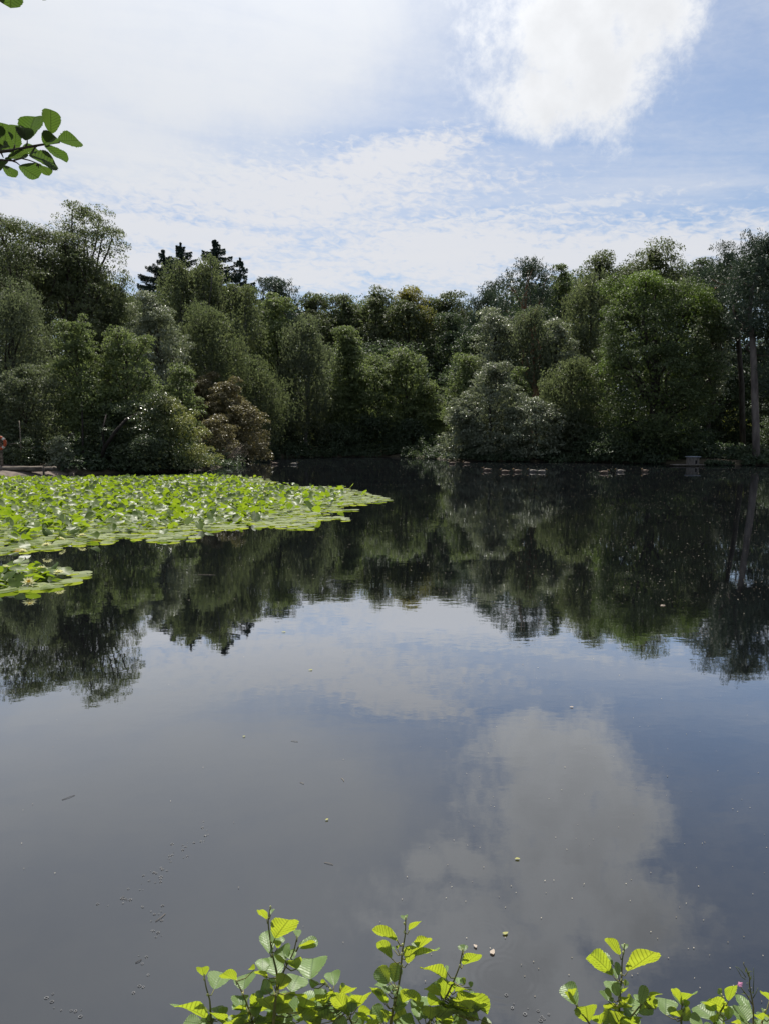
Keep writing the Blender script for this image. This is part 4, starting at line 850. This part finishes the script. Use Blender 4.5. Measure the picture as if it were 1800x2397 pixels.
# ------------------------------------------------------------------ things floating on the water
def floating():
    rng = np.random.default_rng(31); V, Fq, tt, n0 = [], [], [], 0
    mainp = np.array([G(*q)[:2] for q in MAIN]); smallp = np.array([G(*q)[:2] for q in SMALL])
    N = 5200; px = np.where(rng.random(N) < .72, 850+rng.random(N)**.7*980, rng.random(N)*1800); py = np.where(rng.random(N) < .95, 1084+rng.random(N)**1.5*330, 1200+rng.random(N)*1150)
    P = np.array([G(a, b)[:2] for a, b in zip(px, py)]); ok = ~in_poly(P, mainp) & ~in_poly(P, smallp) & (shore_dist(P) < -.3)
    P = P[ok]; n = len(P); dist = P[:, 1]
    sz = np.clip(dist*.00058*(.5+1.3*rng.random(n)**3), .003, .04); a = rng.random(n)*6.28; asp = rng.uniform(.35, 1, n)
    cx, sx = np.cos(a)*sz, np.sin(a)*sz
    Q = np.zeros((n, 4, 3)); z = .003+.002*rng.random(n)
    for i, (u, v) in enumerate(((-1, 0), (0, -1), (1, 0), (0, 1))):
        Q[:, i, 0] = P[:, 0]+u*cx-v*sx*asp; Q[:, i, 1] = P[:, 1]+u*sx+v*cx*asp; Q[:, i, 2] = z
    m = leaf_mat('debris', (.10, .08, .05), (.5, .45, .34), trans=.1, tcol=(1, 1, 1))
    tag(mesh_np('floating_debris', Q.reshape(-1, 3), np.arange(n*4).reshape(-1, 4), m, attrs={'tint': rng.random(n)**1.6}), 'countless pale specks of leaf and seed litter floating on the pond', 'debris', kind='stuff')
    # foam trail
    mb = MB(); tr = [(490, 1930), (455, 1975), (420, 1990), (385, 2030), (360, 2060), (325, 2085), (290, 2105), (240, 2125)]; tr2 = [(300, 2100), (355, 2115), (370, 2165), (355, 2205), (320, 2250), (330, 2330)]
    tr3 = [(1170, 2345), (1290, 2390)]
    for L, cnt in ((tr, 46), (tr2, 24), (tr3, 10), ([(40, 2330), (260, 2380)], 9)):
        for k in range(cnt):
            t = rng.random()*(len(L)-1); i = min(int(t), len(L)-2); q = np.array(L[i])+(np.array(L[i+1])-L[i])*(t-i)+rng.normal(size=2)*[15, 9]; g = G(*q)
            r = rng.uniform(.002, .0062); aa = np.linspace(0, 6.283, 9); c = np.column_stack([g[0]+np.cos(aa)*r*rng.uniform(.7, 1.2), g[1]+np.sin(aa)*r, 0*aa+.002]); mb.tube(c, r*.22, 4, False)
    mf = rough_mat('foam', (.11, .11, .11), (.2, .2, .2), 40, .4, 0)
    tag(mb.build('foam', mf), 'trail of small foam bubbles drifting across the near water', 'foam', kind='stuff')
    # single leaves and sticks
    ml = {'y': leaf_mat('fallen_yellow', (.22, .22, .06), (.32, .32, .10), trans=.3, tcol=(1, 1, .6)), 'p': leaf_mat('fallen_pale', (.26, .2, .14), (.38, .32, .26), trans=.2, tcol=(1, 1, 1))}
    for x, y, sz, c, rz, lab in ((1182, 2187, 0.0122, 'y', .4, 'small yellow-green leaf floating right of the tall shoot in the near water'), (1112, 2217, 0.0094, 'p', 2.0, 'tiny whitish curled leaf floating by the right-hand shoot tip'), (1152, 2231, 0.0144, 'p', 1.2, 'pale brown leaf floating right of the whitish curled one'),
                                  (1210, 2012, 0.0122, 'y', .1, 'small pale yellow leaf floating on the cloud reflection'), (766, 1920, 0.0101, 'y', 1, 'pale round leaf floating alone in the grey water'), (665, 1480, 0.0216, 'y', .2, 'yellowish leaf floating below the sky reflection edge, left one'), (728, 1569, 0.0180, 'y', .5, 'yellowish leaf floating on the blue reflection band'),
                                  (572, 1725, 0.0101, 'y', .5, 'small greenish leaf floating left of the pale stick'), (1337, 1656, 0.0144, 'p', 0, 'pale leaf floating above the cloud reflection'), (1550, 1418, 0.0324, 'p', .3, 'pale leaf floating on the dark tree reflection at the right')):
        g = G(x, y); aa = np.linspace(0, 6.283, 11)[:-1]; rr = sz*(1+.15*np.sin(3*aa+x)); V_ = np.vstack([[0, 0, .004], np.column_stack([np.cos(aa)*rr, np.sin(aa)*rr*.65, .003+.15*sz*np.cos(2*aa)**2])]); Ff = [(0, 1+i, 1+(i+1) % 10) for i in range(10)]
        o = mesh_np('floating_leaf', V_, Ff, ml[c], smooth=True, attrs={'tint': np.full(10, .6)}); o.location = (g[0], g[1], .002); o.rotation_euler = (0, 0, rz); tag(o, lab, 'leaf')
    for x0, y0, x1, y1, lab in ((365, 2158, 388, 2140, 'thin pale pine needle pair floating near the left foam trail'), (146, 1873, 176, 1862, 'small dark stick floating at the far left of the grey water'), (682, 1735, 698, 1737, 'thin pale stick floating left of the cloud reflection'), (703, 1832, 712, 1836, 'bent pale needle floating in mid water'),
                                (760, 2020, 780, 2025, 'pale straw floating right of the foam trail'), (318, 2255, 332, 2247, 'short dark twig floating above the near left shoots'), (465, 1345, 505, 1346, 'long pale stick floating below the lily bed'), (800, 1822, 806, 1830, 'tiny needle floating just right of the bent one')):
        a, b = G(x0, y0), G(x1, y1); mb = MB(); r = .0012*max(1, a[1]/5); mb.tube([a+[0, 0, .002], (a+b)/2+[0.003, 0, .004], b+[0, 0, .002]], r, 5)
        tag(mb.build('floating_stick', M['bark'] if 'dark' in lab else M['twig'], origin=a), lab, 'stick')
floating()

# ------------------------------------------------------------------ alder shoots on the near bank, and the branch overhead
def blade_mat(name, top, under_, veins=.75, rough=.42):
    """large leaf seen close: veins, sheen above, light through the blade"""
    m, k = new_mat(name); uv = k.new('ShaderNodeUVMap'); sp = k.new('ShaderNodeSeparateXYZ'); k.l.new(uv.outputs[0], sp.inputs[0])
    t, q = sp.outputs[0], k.m('ABSOLUTE', k.m('SUBTRACT', sp.outputs[1], .5))
    ph = k.m('FRACT', k.m('MULTIPLY', k.m('SUBTRACT', t, k.m('MULTIPLY', q, .62)), 8.5)); dv = k.m('ABSOLUTE', k.m('SUBTRACT', ph, .5))
    vein = k.ss(dv, .03, .20, 1, 0); mid = k.ss(q, .012, .035, 1, 0); v = k.m('MAXIMUM', vein, mid)
    tc = k.new('ShaderNodeTexCoord'); n = k.noise(tc.outputs['Object'], 60, 4, .6); at = k.new('ShaderNodeAttribute', attribute_name='tint')
    f = k.m('ADD', k.m('MULTIPLY', n, .5), k.m('MULTIPLY', at.outputs['Fac'], .5))
    c = k.mix(f, c4([a*.75 for a in top]), c4([a*1.25 for a in top])); c = k.mix(k.m('MULTIPLY', v, .6), c, c4((top[0]*.45, top[1]*.5, top[2]*.45)))
    # eaten brown edges and spots
    spot = k.ss(k.noise(tc.outputs['Object'], 110, 2, .5), .70, .76); c = k.mix(k.m('MULTIPLY', spot, .6), c, (.10, .07, .03, 1))
    p = k.new('ShaderNodeBsdfPrincipled'); k.l.new(c, p.inputs['Base Color']); p.inputs['Roughness'].default_value = rough; p.inputs['Specular IOR Level'].default_value = .55
    b = k.new('ShaderNodeBump'); b.inputs['Strength'].default_value = .5; b.inputs['Distance'].default_value = .0012; k.l.new(k.m('ADD', k.m('MULTIPLY', v, -1.0), k.m('MULTIPLY', n, 1.2)), b.inputs['Height']); k.l.new(b.outputs[0], p.inputs['Normal'])
    tr = k.new('ShaderNodeBsdfTranslucent'); ct = k.mix(k.m('MULTIPLY', v, .8), c4(under_), c4([a*.4 for a in under_])); ct = k.mix(f, ct, k.mix(1.0, ct, (.75, .9, .8, 1), 'MULTIPLY')); k.l.new(ct, tr.inputs[0])
    mx = k.new('ShaderNodeMixShader'); mx.inputs[0].default_value = .5; k.l.new(p.outputs[0], mx.inputs[1]); k.l.new(tr.outputs[0], mx.inputs[2])
    o = k.new('ShaderNodeOutputMaterial'); k.l.new(mx.outputs[0], o.inputs[0]); return m
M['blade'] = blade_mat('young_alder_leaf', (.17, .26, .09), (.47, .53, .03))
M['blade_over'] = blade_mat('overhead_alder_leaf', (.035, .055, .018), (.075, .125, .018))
M['shoot'] = rough_mat('green_shoot', (.10, .11, .03), (.17, .15, .05), 40, .6, .1); M['bud'] = rough_mat('bud', (.38, .38, .14), (.5, .5, .22), 40, .5, .1)
CAMP = np.array([0, 0, CAMZ]); SUN = np.array(sun_dir)
def blade(mb, b, tpx, wpx, Y, style, rng, Tt):
    """one alder leaf whose base, tip and width are given as seen from the path; its tilt follows from how it catches the light"""
    P0 = W(b[0], b[1], Y); P1 = W(tpx[0], tpx[1], Y); tc = CAMP-P0; dist = np.linalg.norm(tc); tc = tc/dist
    if style == 'u': n = np.array([rng.normal()*.22, .80, .55+rng.normal()*.12])
    elif style == 't': n = np.array([rng.normal()*.22, -.12+rng.normal()*.15, 1.0])
    else: n = np.array([rng.choice([-1, 1])*.35, -.80, .45])
    if style == 'o': n = np.array([rng.normal()*.3, .35, .9])
    n /= np.linalg.norm(n); d2 = P1-P0; den = float(tc@n)
    if abs(den) < .3: den = math.copysign(.3, den)
    A = d2-tc*((d2@n)/den)
    if np.linalg.norm(A) > 1.6*np.linalg.norm(d2): A = d2+(A-d2)*.5
    L = np.linalg.norm(A); A = A/L; n = n-A*(A@n); n /= np.linalg.norm(n); S = np.cross(A, n)
    Sp = S-tc*(S@tc); Wd = 1.2*wpx*dist/F/max(.45, np.linalg.norm(Sp)); Wd = min(Wd, L*1.2, .08 if style != 'o' else .09)
    nu, nv = 26, 9; t = np.linspace(0, 1, nu)[:, None]; s = np.linspace(-1, 1, nv)[None]
    f = (t**.55)*np.clip(1-t**4.2, 0, 1)**.55/.74; ser = 1+(.035*np.where(np.arange(nu) % 2, 1, -1)[:, None]+.03*rng.normal(size=(nu, 1)))*(np.abs(s) > .95)
    tt = t-(.05*(1-np.abs(s))*(t > .97)); fold = rng.uniform(.10, .38); curl = rng.uniform(-.05, .26); ro = rng.normal()*.1
    ph = (t*8.5-np.abs(s)*f*.5*.62*8.5); cor = np.cos(2*np.pi*ph)*.017*L*np.clip(1-np.abs(s)**3, 0, 1)*np.abs(s)**.4*np.sin(np.pi*np.clip(t, 0, 1))**.5
    z = fold*Wd*.5*f*np.abs(s)**1.2-curl*L*t**2*.8+cor+ro*Wd*s*f*t+.03*L*np.sin(7*t+4*s+rng.random()*6)*np.abs(s)*f
    V = P0+A*L*(tt*np.ones((1, nv)))[..., None]+S*(Wd*.5*f*s*ser)[..., None]+n*z[..., None]
    i = np.arange(nu-1)[:, None]*nv; j = np.arange(nv-1)[None]; Fq = np.stack([i+j, i+j+1, i+nv+j+1, i+nv+j], -1).reshape(-1, 4)
    mb.add(V.reshape(-1, 3), Fq); mb.uv.append(np.stack([t*np.ones((1, nv)), .5+s*.5*np.clip(f, .05, 1)], -1).reshape(-1, 2)); Tt.append(np.full(len(Fq), rng.random()))
    return P0
RAW = [((400, 2100), 5.19, """410 960 380 855 110 u|530 1120 650 870 230 t|790 1010 640 920 110 u|885 1125 915 900 230 t|430 1470 80 1215 200 u|370 1542 160 1495 120 t|640 1542 480 1400 220 u|600 1440 560 1310 110 t|640 1450 640 1330 90 d|910 1370 780 1320 90 u|1010 1420 1060 1090 110 u|1170 270 1080 125 80 u|1215 210 1250 130 36 t|1270 500 1440 255 230 u|1210 690 1150 400 130 t|1240 560 1330 440 150 t|1300 620 1300 530 70 u|1540 490 1540 375 75 t|1300 960 1210 690 210 t|1120 930 1120 720 120 t|1020 880 960 850 80 u|1170 990 1060 850 80 u|1380 810 1280 700 70 u|1385 750 1385 670 40 t|1530 870 1480 730 140 u|1400 760 1340 590 160 t|1480 760 1450 640 110 t|1470 1150 1560 910 250 t|1320 1120 1400 940 140 u|1250 1130 1100 1060 120 d|1250 1380 1120 1200 170 u|1400 1380 1330 1180 200 d|1560 1520 1550 1210 260 t|1450 1180 1640 1230 90 u|1040 1470 1040 1240 120 t|1010 1520 1150 1420 80 u|940 1480 840 1410 120 t|920 1540 800 1430 150 u|760 1520 680 1470 100 t|1330 1540 1420 1410 160 t|1240 1540 1180 1420 150 d|1150 1120 1190 1020 120 d|1260 1080 1240 980 80 t|1080 1250 1090 1130 110 d"""),
 ((680, 2100), 5.93, """110 690 385 600 120 t|120 690 360 620 60 u|280 1140 310 790 330 t|90 1000 30 850 140 u|300 1260 350 1160 170 t|500 1190 420 1170 80 u|610 1230 570 1000 160 t|700 1350 860 1240 150 u|820 1650 600 1290 150 u|720 1260 740 1190 170 d|860 1440 880 1330 90 t|850 1600 860 1440 100 d|400 1440 430 1260 130 t|500 1470 560 1420 80 t|520 1560 500 1480 120 t|640 1620 680 1480 110 t|660 1740 340 1600 120 u|620 1740 600 1560 150 t|540 1600 380 1560 90 d|290 1740 240 1650 160 u|420 1762 330 1690 120 t|1480 610 1140 450 110 u|1475 590 1300 410 70 t|1395 850 1240 610 120 u|1480 720 1480 650 40 u|1440 740 1410 680 30 t|1590 320 1570 240 80 t|1350 1200 1230 960 170 d|1380 1180 1360 980 100 t|1430 1180 1490 910 150 d|1330 1480 1170 1190 140 u|1320 1240 1190 1180 90 t|1300 1470 1160 1300 80 u|1350 1340 1330 1230 120 t|1440 1380 1480 1180 110 t|1450 1600 1590 1280 160 t|1290 1740 1160 1520 160 d|1320 1740 1340 1500 100 u|1120 1762 940 1570 110 u|1190 1700 1090 1600 90 u|990 1762 850 1700 140 t"""),
 ((900, 2120), 5.93, """340 340 480 230 100 u|410 700 720 590 150 u|420 650 590 420 150 u|320 800 390 560 140 u|440 600 430 500 90 t|850 1010 550 780 180 u|830 1050 790 960 60 d|1090 820 1280 690 160 u|1075 630 1040 545 60 t|1095 630 1120 545 60 t|860 920 860 820 35 t|770 1250 560 1080 110 u|765 1210 660 1065 90 t|820 1310 870 1050 190 u|985 1200 1165 1110 110 u|1020 1090 1030 990 80 t|1110 1090 1070 1000 80 d|1200 1130 1190 1050 50 d|960 1290 1430 1390 230 u|850 1480 880 1320 160 u|1000 1420 1090 1380 130 t|980 1500 1145 1520 110 u|1000 1490 1060 1440 70 u|730 1620 950 1540 120 u|620 1580 640 1400 180 u|780 1560 800 1400 100 d|440 1560 400 1280 90 t|500 1420 440 1300 110 u|470 1600 480 1380 160 t|560 1580 540 1440 90 t|1300 1600 1180 1420 70 u|1480 1643 1330 1610 80 t|420 1643 200 1600 110 d"""),
 ((1290, 2180), 6.15, """980 340 810 95 120 u|880 640 540 230 180 u|880 480 650 270 110 t|1100 575 1470 320 230 u|1050 260 1055 180 70 t|960 640 950 440 70 d|940 680 900 520 60 t|970 940 830 660 170 t|960 930 900 740 130 d|1050 780 1080 700 60 d|1000 890 1060 780 80 u|810 1000 740 850 110 t|860 960 790 820 60 d|880 1020 850 950 80 d|360 1060 180 745 180 t|305 930 290 790 90 u|350 1060 200 870 60 u|530 1310 490 1070 230 u|720 1330 640 1130 150 u|740 1335 860 1110 120 d|960 1130 780 1050 100 u|970 1100 1120 1050 100 u|1000 1230 960 1130 90 u|1050 1040 1050 900 90 u|1090 1040 1150 920 110 d|1110 1300 1200 940 180 t|1280 1040 1230 890 90 t|1280 1050 1350 780 100 d|1420 940 1560 860 90 u|1470 1120 1370 920 120 u|1250 1170 1460 1040 130 d|1110 1310 1280 1210 70 u|1500 1120 1490 940 50 u"""),
 ((1540, 2180), 6.39, """110 1250 115 965 230 t|350 1080 200 730 80 u|380 1060 480 860 160 u|350 1110 270 880 110 t|400 1140 430 1030 70 t|230 1280 190 1120 90 d|320 1280 240 1180 120 u|330 1310 480 1180 120 d|1020 1220 690 905 210 u|1050 1040 1120 790 120 u|940 960 890 860 60 d|870 1180 720 1040 120 d|830 1320 570 1110 200 t|840 1370 830 1180 120 u|660 1386 470 1290 180 t|960 1380 900 1190 120 d|950 1386 880 1300 90 t|1040 1320 1060 1120 90 d|1230 1386 1050 1340 100 u|1400 1300 1180 920 110 t|1280 1360 1070 1090 80 t|1330 1350 1180 1100 160 t|1661 1030 1560 860 80 u|1560 1330 1460 1200 120 u|1560 1200 1590 1160 50 t|1680 1300 1640 1230 90 u|1640 1386 1480 1370 100 t""")]
STEMS = [  # tip ... down to the frame's lower edge, in the photograph's pixels; label
 ([(479, 2284), (483, 2310), (492, 2340), (494, 2369), (496, 2400)], 'low alder shoot furthest left in the foreground, three leaves above a big curled one'),
 ([(555, 2297), (570, 2328), (588, 2374), (593, 2400)], 'arched alder shoot with a drooping pair of leaves, second from the left'),
 ([(634, 2124), (628, 2158), (634, 2205), (637, 2228), (650, 2280), (648, 2330), (640, 2400)], 'tallest alder shoot of the left cluster, one glowing leaf near its tip'),
 ([(696, 2195), (688, 2230), (666, 2270), (655, 2300), (646, 2335), (640, 2400)], 'alder shoot with a furled tip leaf leaning right in the left cluster'),
 ([(762, 2302), (785, 2325), (800, 2350), (822, 2390), (828, 2402)], 'short alder shoot with a round reddish bud leaf, right side of the left cluster'),
 ([(949, 2150), (948, 2190), (941, 2225), (937, 2280), (932, 2310), (920, 2360), (913, 2400)], 'tall upright alder shoot in the middle of the foreground with a tuft at its tip'),
 ([(1082, 2225), (1075, 2262), (1062, 2295), (1048, 2325), (1034, 2350), (1005, 2392), (995, 2405)], 'alder shoot forking right with big glowing leaves, left of the floating leaves'),
 ([(1461, 2212), (1455, 2250), (1454, 2288), (1450, 2330), (1447, 2400)], 'upright dark-stemmed alder shoot on the right with two wide-spread leaves at its top'),
 ([(1349, 2352), (1362, 2372), (1376, 2392), (1384, 2405)], 'small alder sprig left of the upright right-hand shoot'),
 ([(1520, 2333), (1500, 2352), (1480, 2375), (1468, 2395), (1465, 2405)], 'pale-stemmed alder side shoot leaning right from the upright right-hand shoot'),
 ([(1597, 2345), (1594, 2365), (1594, 2400)], 'small alder shoot with two upright glowing leaves and a pale vein-net leaf beside it'),
 ([(1688, 2330), (1695, 2352), (1670, 2394), (1670, 2405)], 'leafy alder cluster with one broad glowing leaf left of the willowherb'),
 ([(1790, 2368), (1785, 2385), (1780, 2402)], 'alder leaves cut by the right frame edge'),
]
def foreground():
    rng = np.random.default_rng(4)
    YS = [1.36, 1.34, 1.33, 1.30, 1.32, 1.30, 1.27, 1.34, 1.35, 1.31, 1.33, 1.30, 1.28]
    sh = []
    for (pts, lab), Y in zip(STEMS, YS):
        q = np.array(pts, float); sh.append(dict(q=q, lab=lab, Y=Y, mb=MB(), pet=MB(), bud=[], tt=[])); sh[-1]['mb'].uv = []
    LV = []
    for (ox, oy), sc, txt in RAW:
        for r in txt.split('|'):
            a = r.split(); v = [float(z) for z in a[:5]]; LV.append((ox+v[0]/sc, oy+v[1]/sc, ox+v[2]/sc, oy+v[3]/sc, v[4]/sc, a[5]))
    # leaves lower down, mostly below the frame, so that the shrubs go on to the ground
    for k in range(46):
        x, y = rng.uniform(560, 860) if k < 26 else rng.uniform(915, 1110), rng.uniform(2345, 2410); a = rng.uniform(-1.2, 1.2); L = rng.uniform(28, 46); LV.append((x, y, x+L*math.sin(a), y-L*math.cos(a)*.9, rng.uniform(24, 38), rng.choice(['t', 'u', 'd', 't', 'u'])))
    for S_ in sh:
        for k in range(7):
            x, y = S_['q'][-1]+[rng.normal()*26, rng.uniform(2, 70)]; a = rng.uniform(-1.4, 1.4); L = rng.uniform(30, 48); LV.append((x, y, x+L*math.sin(a), y-L*math.cos(a)*.8, rng.uniform(24, 36), rng.choice(['t', 'u', 'd', 't'])))
    for (x, y, x1, y1, w, st) in LV:
        best = None
        for S_ in sh:
            q = S_['q']; dd = np.hypot(q[:, 0]-x, (q[:, 1]-y)-12); dense = np.vstack([q[:-1]*(1-t)+q[1:]*t for t in np.linspace(0, 1, 7)]); dl = np.hypot(dense[:, 0]-x, dense[:, 1]-y-8); i = dl.argmin()
            if best is None or dl[i] < best[0]: best = (dl[i], S_, dense[i])
        d, S_, at = best; Y = S_['Y']+rng.normal()*.012; P0 = blade(S_['mb'], (x, y), (x1, y1), w, Y, st, rng, S_['tt'])
        c = W(at[0], at[1], S_['Y']); m_ = (P0+c)/2+np.array([0, 0, -.006]); S_['pet'].tube([c, m_, P0], [.0013, .0010, .0008], 5)
        if rng.random() < .4 and d < 30 and y < 2390: b_ = MB(); b_.sphere(c+np.array([rng.normal()*.002, -.002, .003]), (.0022, .0022, .0034), 6, 5); S_['bud'].append(b_)
    for S_ in sh:
        q, Y = S_['q'], S_['Y']; p = [W(a, b, Y) for a, b in q]; g = gz(p[-1][0], Y); last = p[-1]
        p += [last+np.array([rng.normal()*.015, .01, -.18]), np.array([last[0]+rng.normal()*.05, Y+.02, (last[2]-.18+g)/2]), np.array([last[0]+rng.normal()*.06, Y, g-.05])]
        root = empty('alder_shoot', (float(p[-1][0]), Y, g), label=S_['lab'], cat='shoot', group='alder shoots in the foreground'); o = root.location
        n = len(p); t = np.linspace(0, 1, 40); P = np.array([[np.interp(u, np.linspace(0, 1, n), np.array(p)[:, k]) for k in range(3)] for u in t]); P[1:-1] = (P[:-2]+2*P[1:-1]+P[2:])/4
        mb = MB(); mb.V += S_['pet'].V; mb.F += [q_ for q_ in S_['pet'].F]; mb.n = S_['pet'].n; mb.tube(P, np.interp(t, [0, .5, 1], [.0010, .0022, .005]), 8); mb.build('stem', M['shoot'], root, origin=o)
        for b in S_['bud']: b.build('bud', M['bud'], root, origin=o)
        b = MB(); b.sphere(P[0], (.002, .002, .004), 6, 5); b.build('bud', M['bud'], root, origin=o)
        mesh_np('foliage', np.vstack(S_['mb'].V), np.vstack(S_['mb'].F), M['blade'], root, True, {'tint': np.concatenate(S_['tt'])}, np.vstack(S_['mb'].uv), o)
    # willowherb
    Y = 1.22; Q = lambda x, y: W(1540+x/6.39, 2180+y/6.39, Y); base = Q(1420, 1386); g = gz(base[0], Y)
    root = empty('willowherb', (float(base[0]), Y, g), label='thin willowherb with curled seed pods and one tiny pink flower near the right edge', cat='wildflower'); o = root.location
    mg = leaf_mat('willowherb_green', (.12, .15, .06), (.18, .2, .1), trans=.3); mp = leaf_mat('pink_petal', (.75, .28, .5), (.85, .4, .6), trans=.4, tcol=(1, 1, 1))
    mb = MB(); mb.tube([(base[0]+.01, Y, g-.03), (base[0]+.005, Y, (g+base[2])/2)]+[Q(*p) for p in ((1420, 1386), (1420, 1150), (1400, 1010), (1380, 920), (1362, 800), (1365, 700), (1332, 620), (1310, 560), (1272, 490), (1282, 465))], np.linspace(.0018, .0005, 12), 6)
    mb.tube([Q(*p) for p in ((1400, 1090), (1320, 950), (1240, 850), (1215, 800))], [.0011, .0009, .0007, .0006], 5); mb.build('stem', M['shoot'], root, origin=o)
    mb = MB()
    for L in (((1310, 690), (1250, 600), (1195, 545), (1150, 530)), ((1300, 722), (1240, 680), (1200, 600), (1165, 545)), ((1420, 900), (1428, 720), (1424, 550)), ((1415, 1000), (1460, 920), (1492, 845)), ((1340, 640), (1370, 600), (1405, 605)), ((1375, 915), (1345, 880), (1345, 850), (1370, 852)), ((1330, 800), (1322, 775), (1345, 770))):
        mb.tube([Q(*p) for p in L], np.linspace(.0008, .0004, len(L)), 5)
    mb.build('seed_pods', mg, root, origin=o)
    C, D, N, Ls, Ws = [], [], [], [], []
    for x0, y0, x1, y1, w in ((1360, 740, 1395, 660, 22), (1340, 680, 1368, 625, 24), (1310, 930, 1240, 930, 14), (1345, 1010, 1360, 950, 26), (1310, 620, 1300, 560, 26), (1330, 650, 1345, 590, 20), (1405, 930, 1425, 905, 26), (1290, 930, 1260, 870, 14), (1325, 600, 1320, 530, 16)):
        a, b = Q(x0, y0), Q(x1, y1); C.append((a+b)/2); D.append(b-a); N.append((.2, -.6, .7)); Ls.append(np.linalg.norm(b-a)); Ws.append(w/6.39*1.5/F*1.3)
    V, Fq = leaves(np.array(C), np.array(D), np.array(N, float), np.array(Ls), np.array(Ws), rng); mesh_np('leaf', V, Fq, mg, root, attrs={'tint': rng.random(len(Fq))}, origin=o)
    c = Q(1212, 792); a = np.arange(4)*1.571+.6; d = np.column_stack([np.cos(a), -.5+0*a, np.sin(a)+.4]); V, Fq = leaves(c+d*.003, d, np.tile([0, -1., .5], (4, 1)), np.full(4, .007), np.full(4, .0055), rng)
    mesh_np('flower', V, Fq, mp, root, attrs={'tint': rng.random(4)}, origin=o)
foreground()

def overhead():
    rng = np.random.default_rng(12); Y = 2.1; root = empty('overhanging_alder', (-2.9, 1.15, gz(-2.9, 1.15)), label='dark alder branch with rounded leaves reaching in at the upper left', cat='tree'); o = root.location
    Q = lambda x, y, dy=0: W(x/6.644, 240+y/6.644, Y+dy); E = W(-420, 420, Y+.1)
    mb = MB(); g = o[2]; mb.tube([(-2.9, 1.15, g-.3), (-2.88, 1.2, 1.2), (-2.8, 1.25, 2.3), (-2.7, 1.3, 3.4), (-2.65, 1.3, 4.6)], [.09, .075, .065, .05, .03], 10); mb.build('trunk', M['bark'], root, origin=o)
    mb = MB(); mb.tube([(-2.8, 1.25, 2.3), E, W(-150, 375, Y)], [.022, .015, .011], 7)
    mb.tube([W(-150, 375, Y), Q(-200, 790), Q(0, 765), Q(220, 740), Q(400, 700), Q(660, 655), Q(800, 640), Q(940, 625)], [.010, .007, .0045, .004, .0035, .003, .0022, .0012], 7)
    for L in ([(-300, 860), (0, 890), (200, 905), (340, 868), (470, 900), (600, 950), (650, 1000)], [(200, 905), (260, 930), (335, 990)], [(400, 700), (430, 640), (432, 580)], [(600, 950), (570, 990)], [(600, 950), (605, 1015)], [(470, 835), (550, 700), (600, 672)], [(220, 740), (240, 650)], [(20, 770), (60, 860)]):
        mb.tube([Q(*p) for p in L], np.linspace(.0028, .0012, len(L)), 6)
    mb.tube([(-2.7, 1.3, 3.4), W(-300, -260, Y), W(-60, -120, Y), W(60, -60, Y), W(110, -60, Y)], [.02, .012, .006, .003, .0015], 7); mb.build('branch', M['bark'], root, origin=o)
    mb = MB(); mb.uv = []; Tt = []
    for r in """100 590 60 300 190|240 640 270 310 180|450 580 520 165 260|400 590 390 340 180|800 485 790 120 200|920 600 1230 590 200|690 650 870 510 190|700 670 1060 900 140|340 790 570 690 120|470 840 860 965 200|130 840 450 820 110|310 980 610 1190 190|650 990 780 1115 110|60 980 260 1180 120|20 500 210 750 250|0 880 90 970 150|80 870 190 910 90|-150 600 -60 330 230|-200 900 -40 1080 200|0 700 100 620 200|-60 760 -20 560 200""".split('|'):
        v = [float(z) for z in r.split()]; blade(mb, (v[0]/6.644, 240+v[1]/6.644), (v[2]/6.644, 240+v[3]/6.644), v[4]/6.644, Y+rng.normal()*.03, 'o', rng, Tt)
    for x0, y0, x1, y1, w in ((30, -45, 24, 17, 38), (100, -50, 101, 1, 16), (60, -70, 95, -20, 40), (-30, -80, -10, -20, 40)): blade(mb, (x0, y0), (x1, y1), w, Y, 'o', rng, Tt)
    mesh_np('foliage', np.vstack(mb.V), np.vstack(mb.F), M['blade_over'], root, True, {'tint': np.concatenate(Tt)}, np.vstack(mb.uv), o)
overhead()
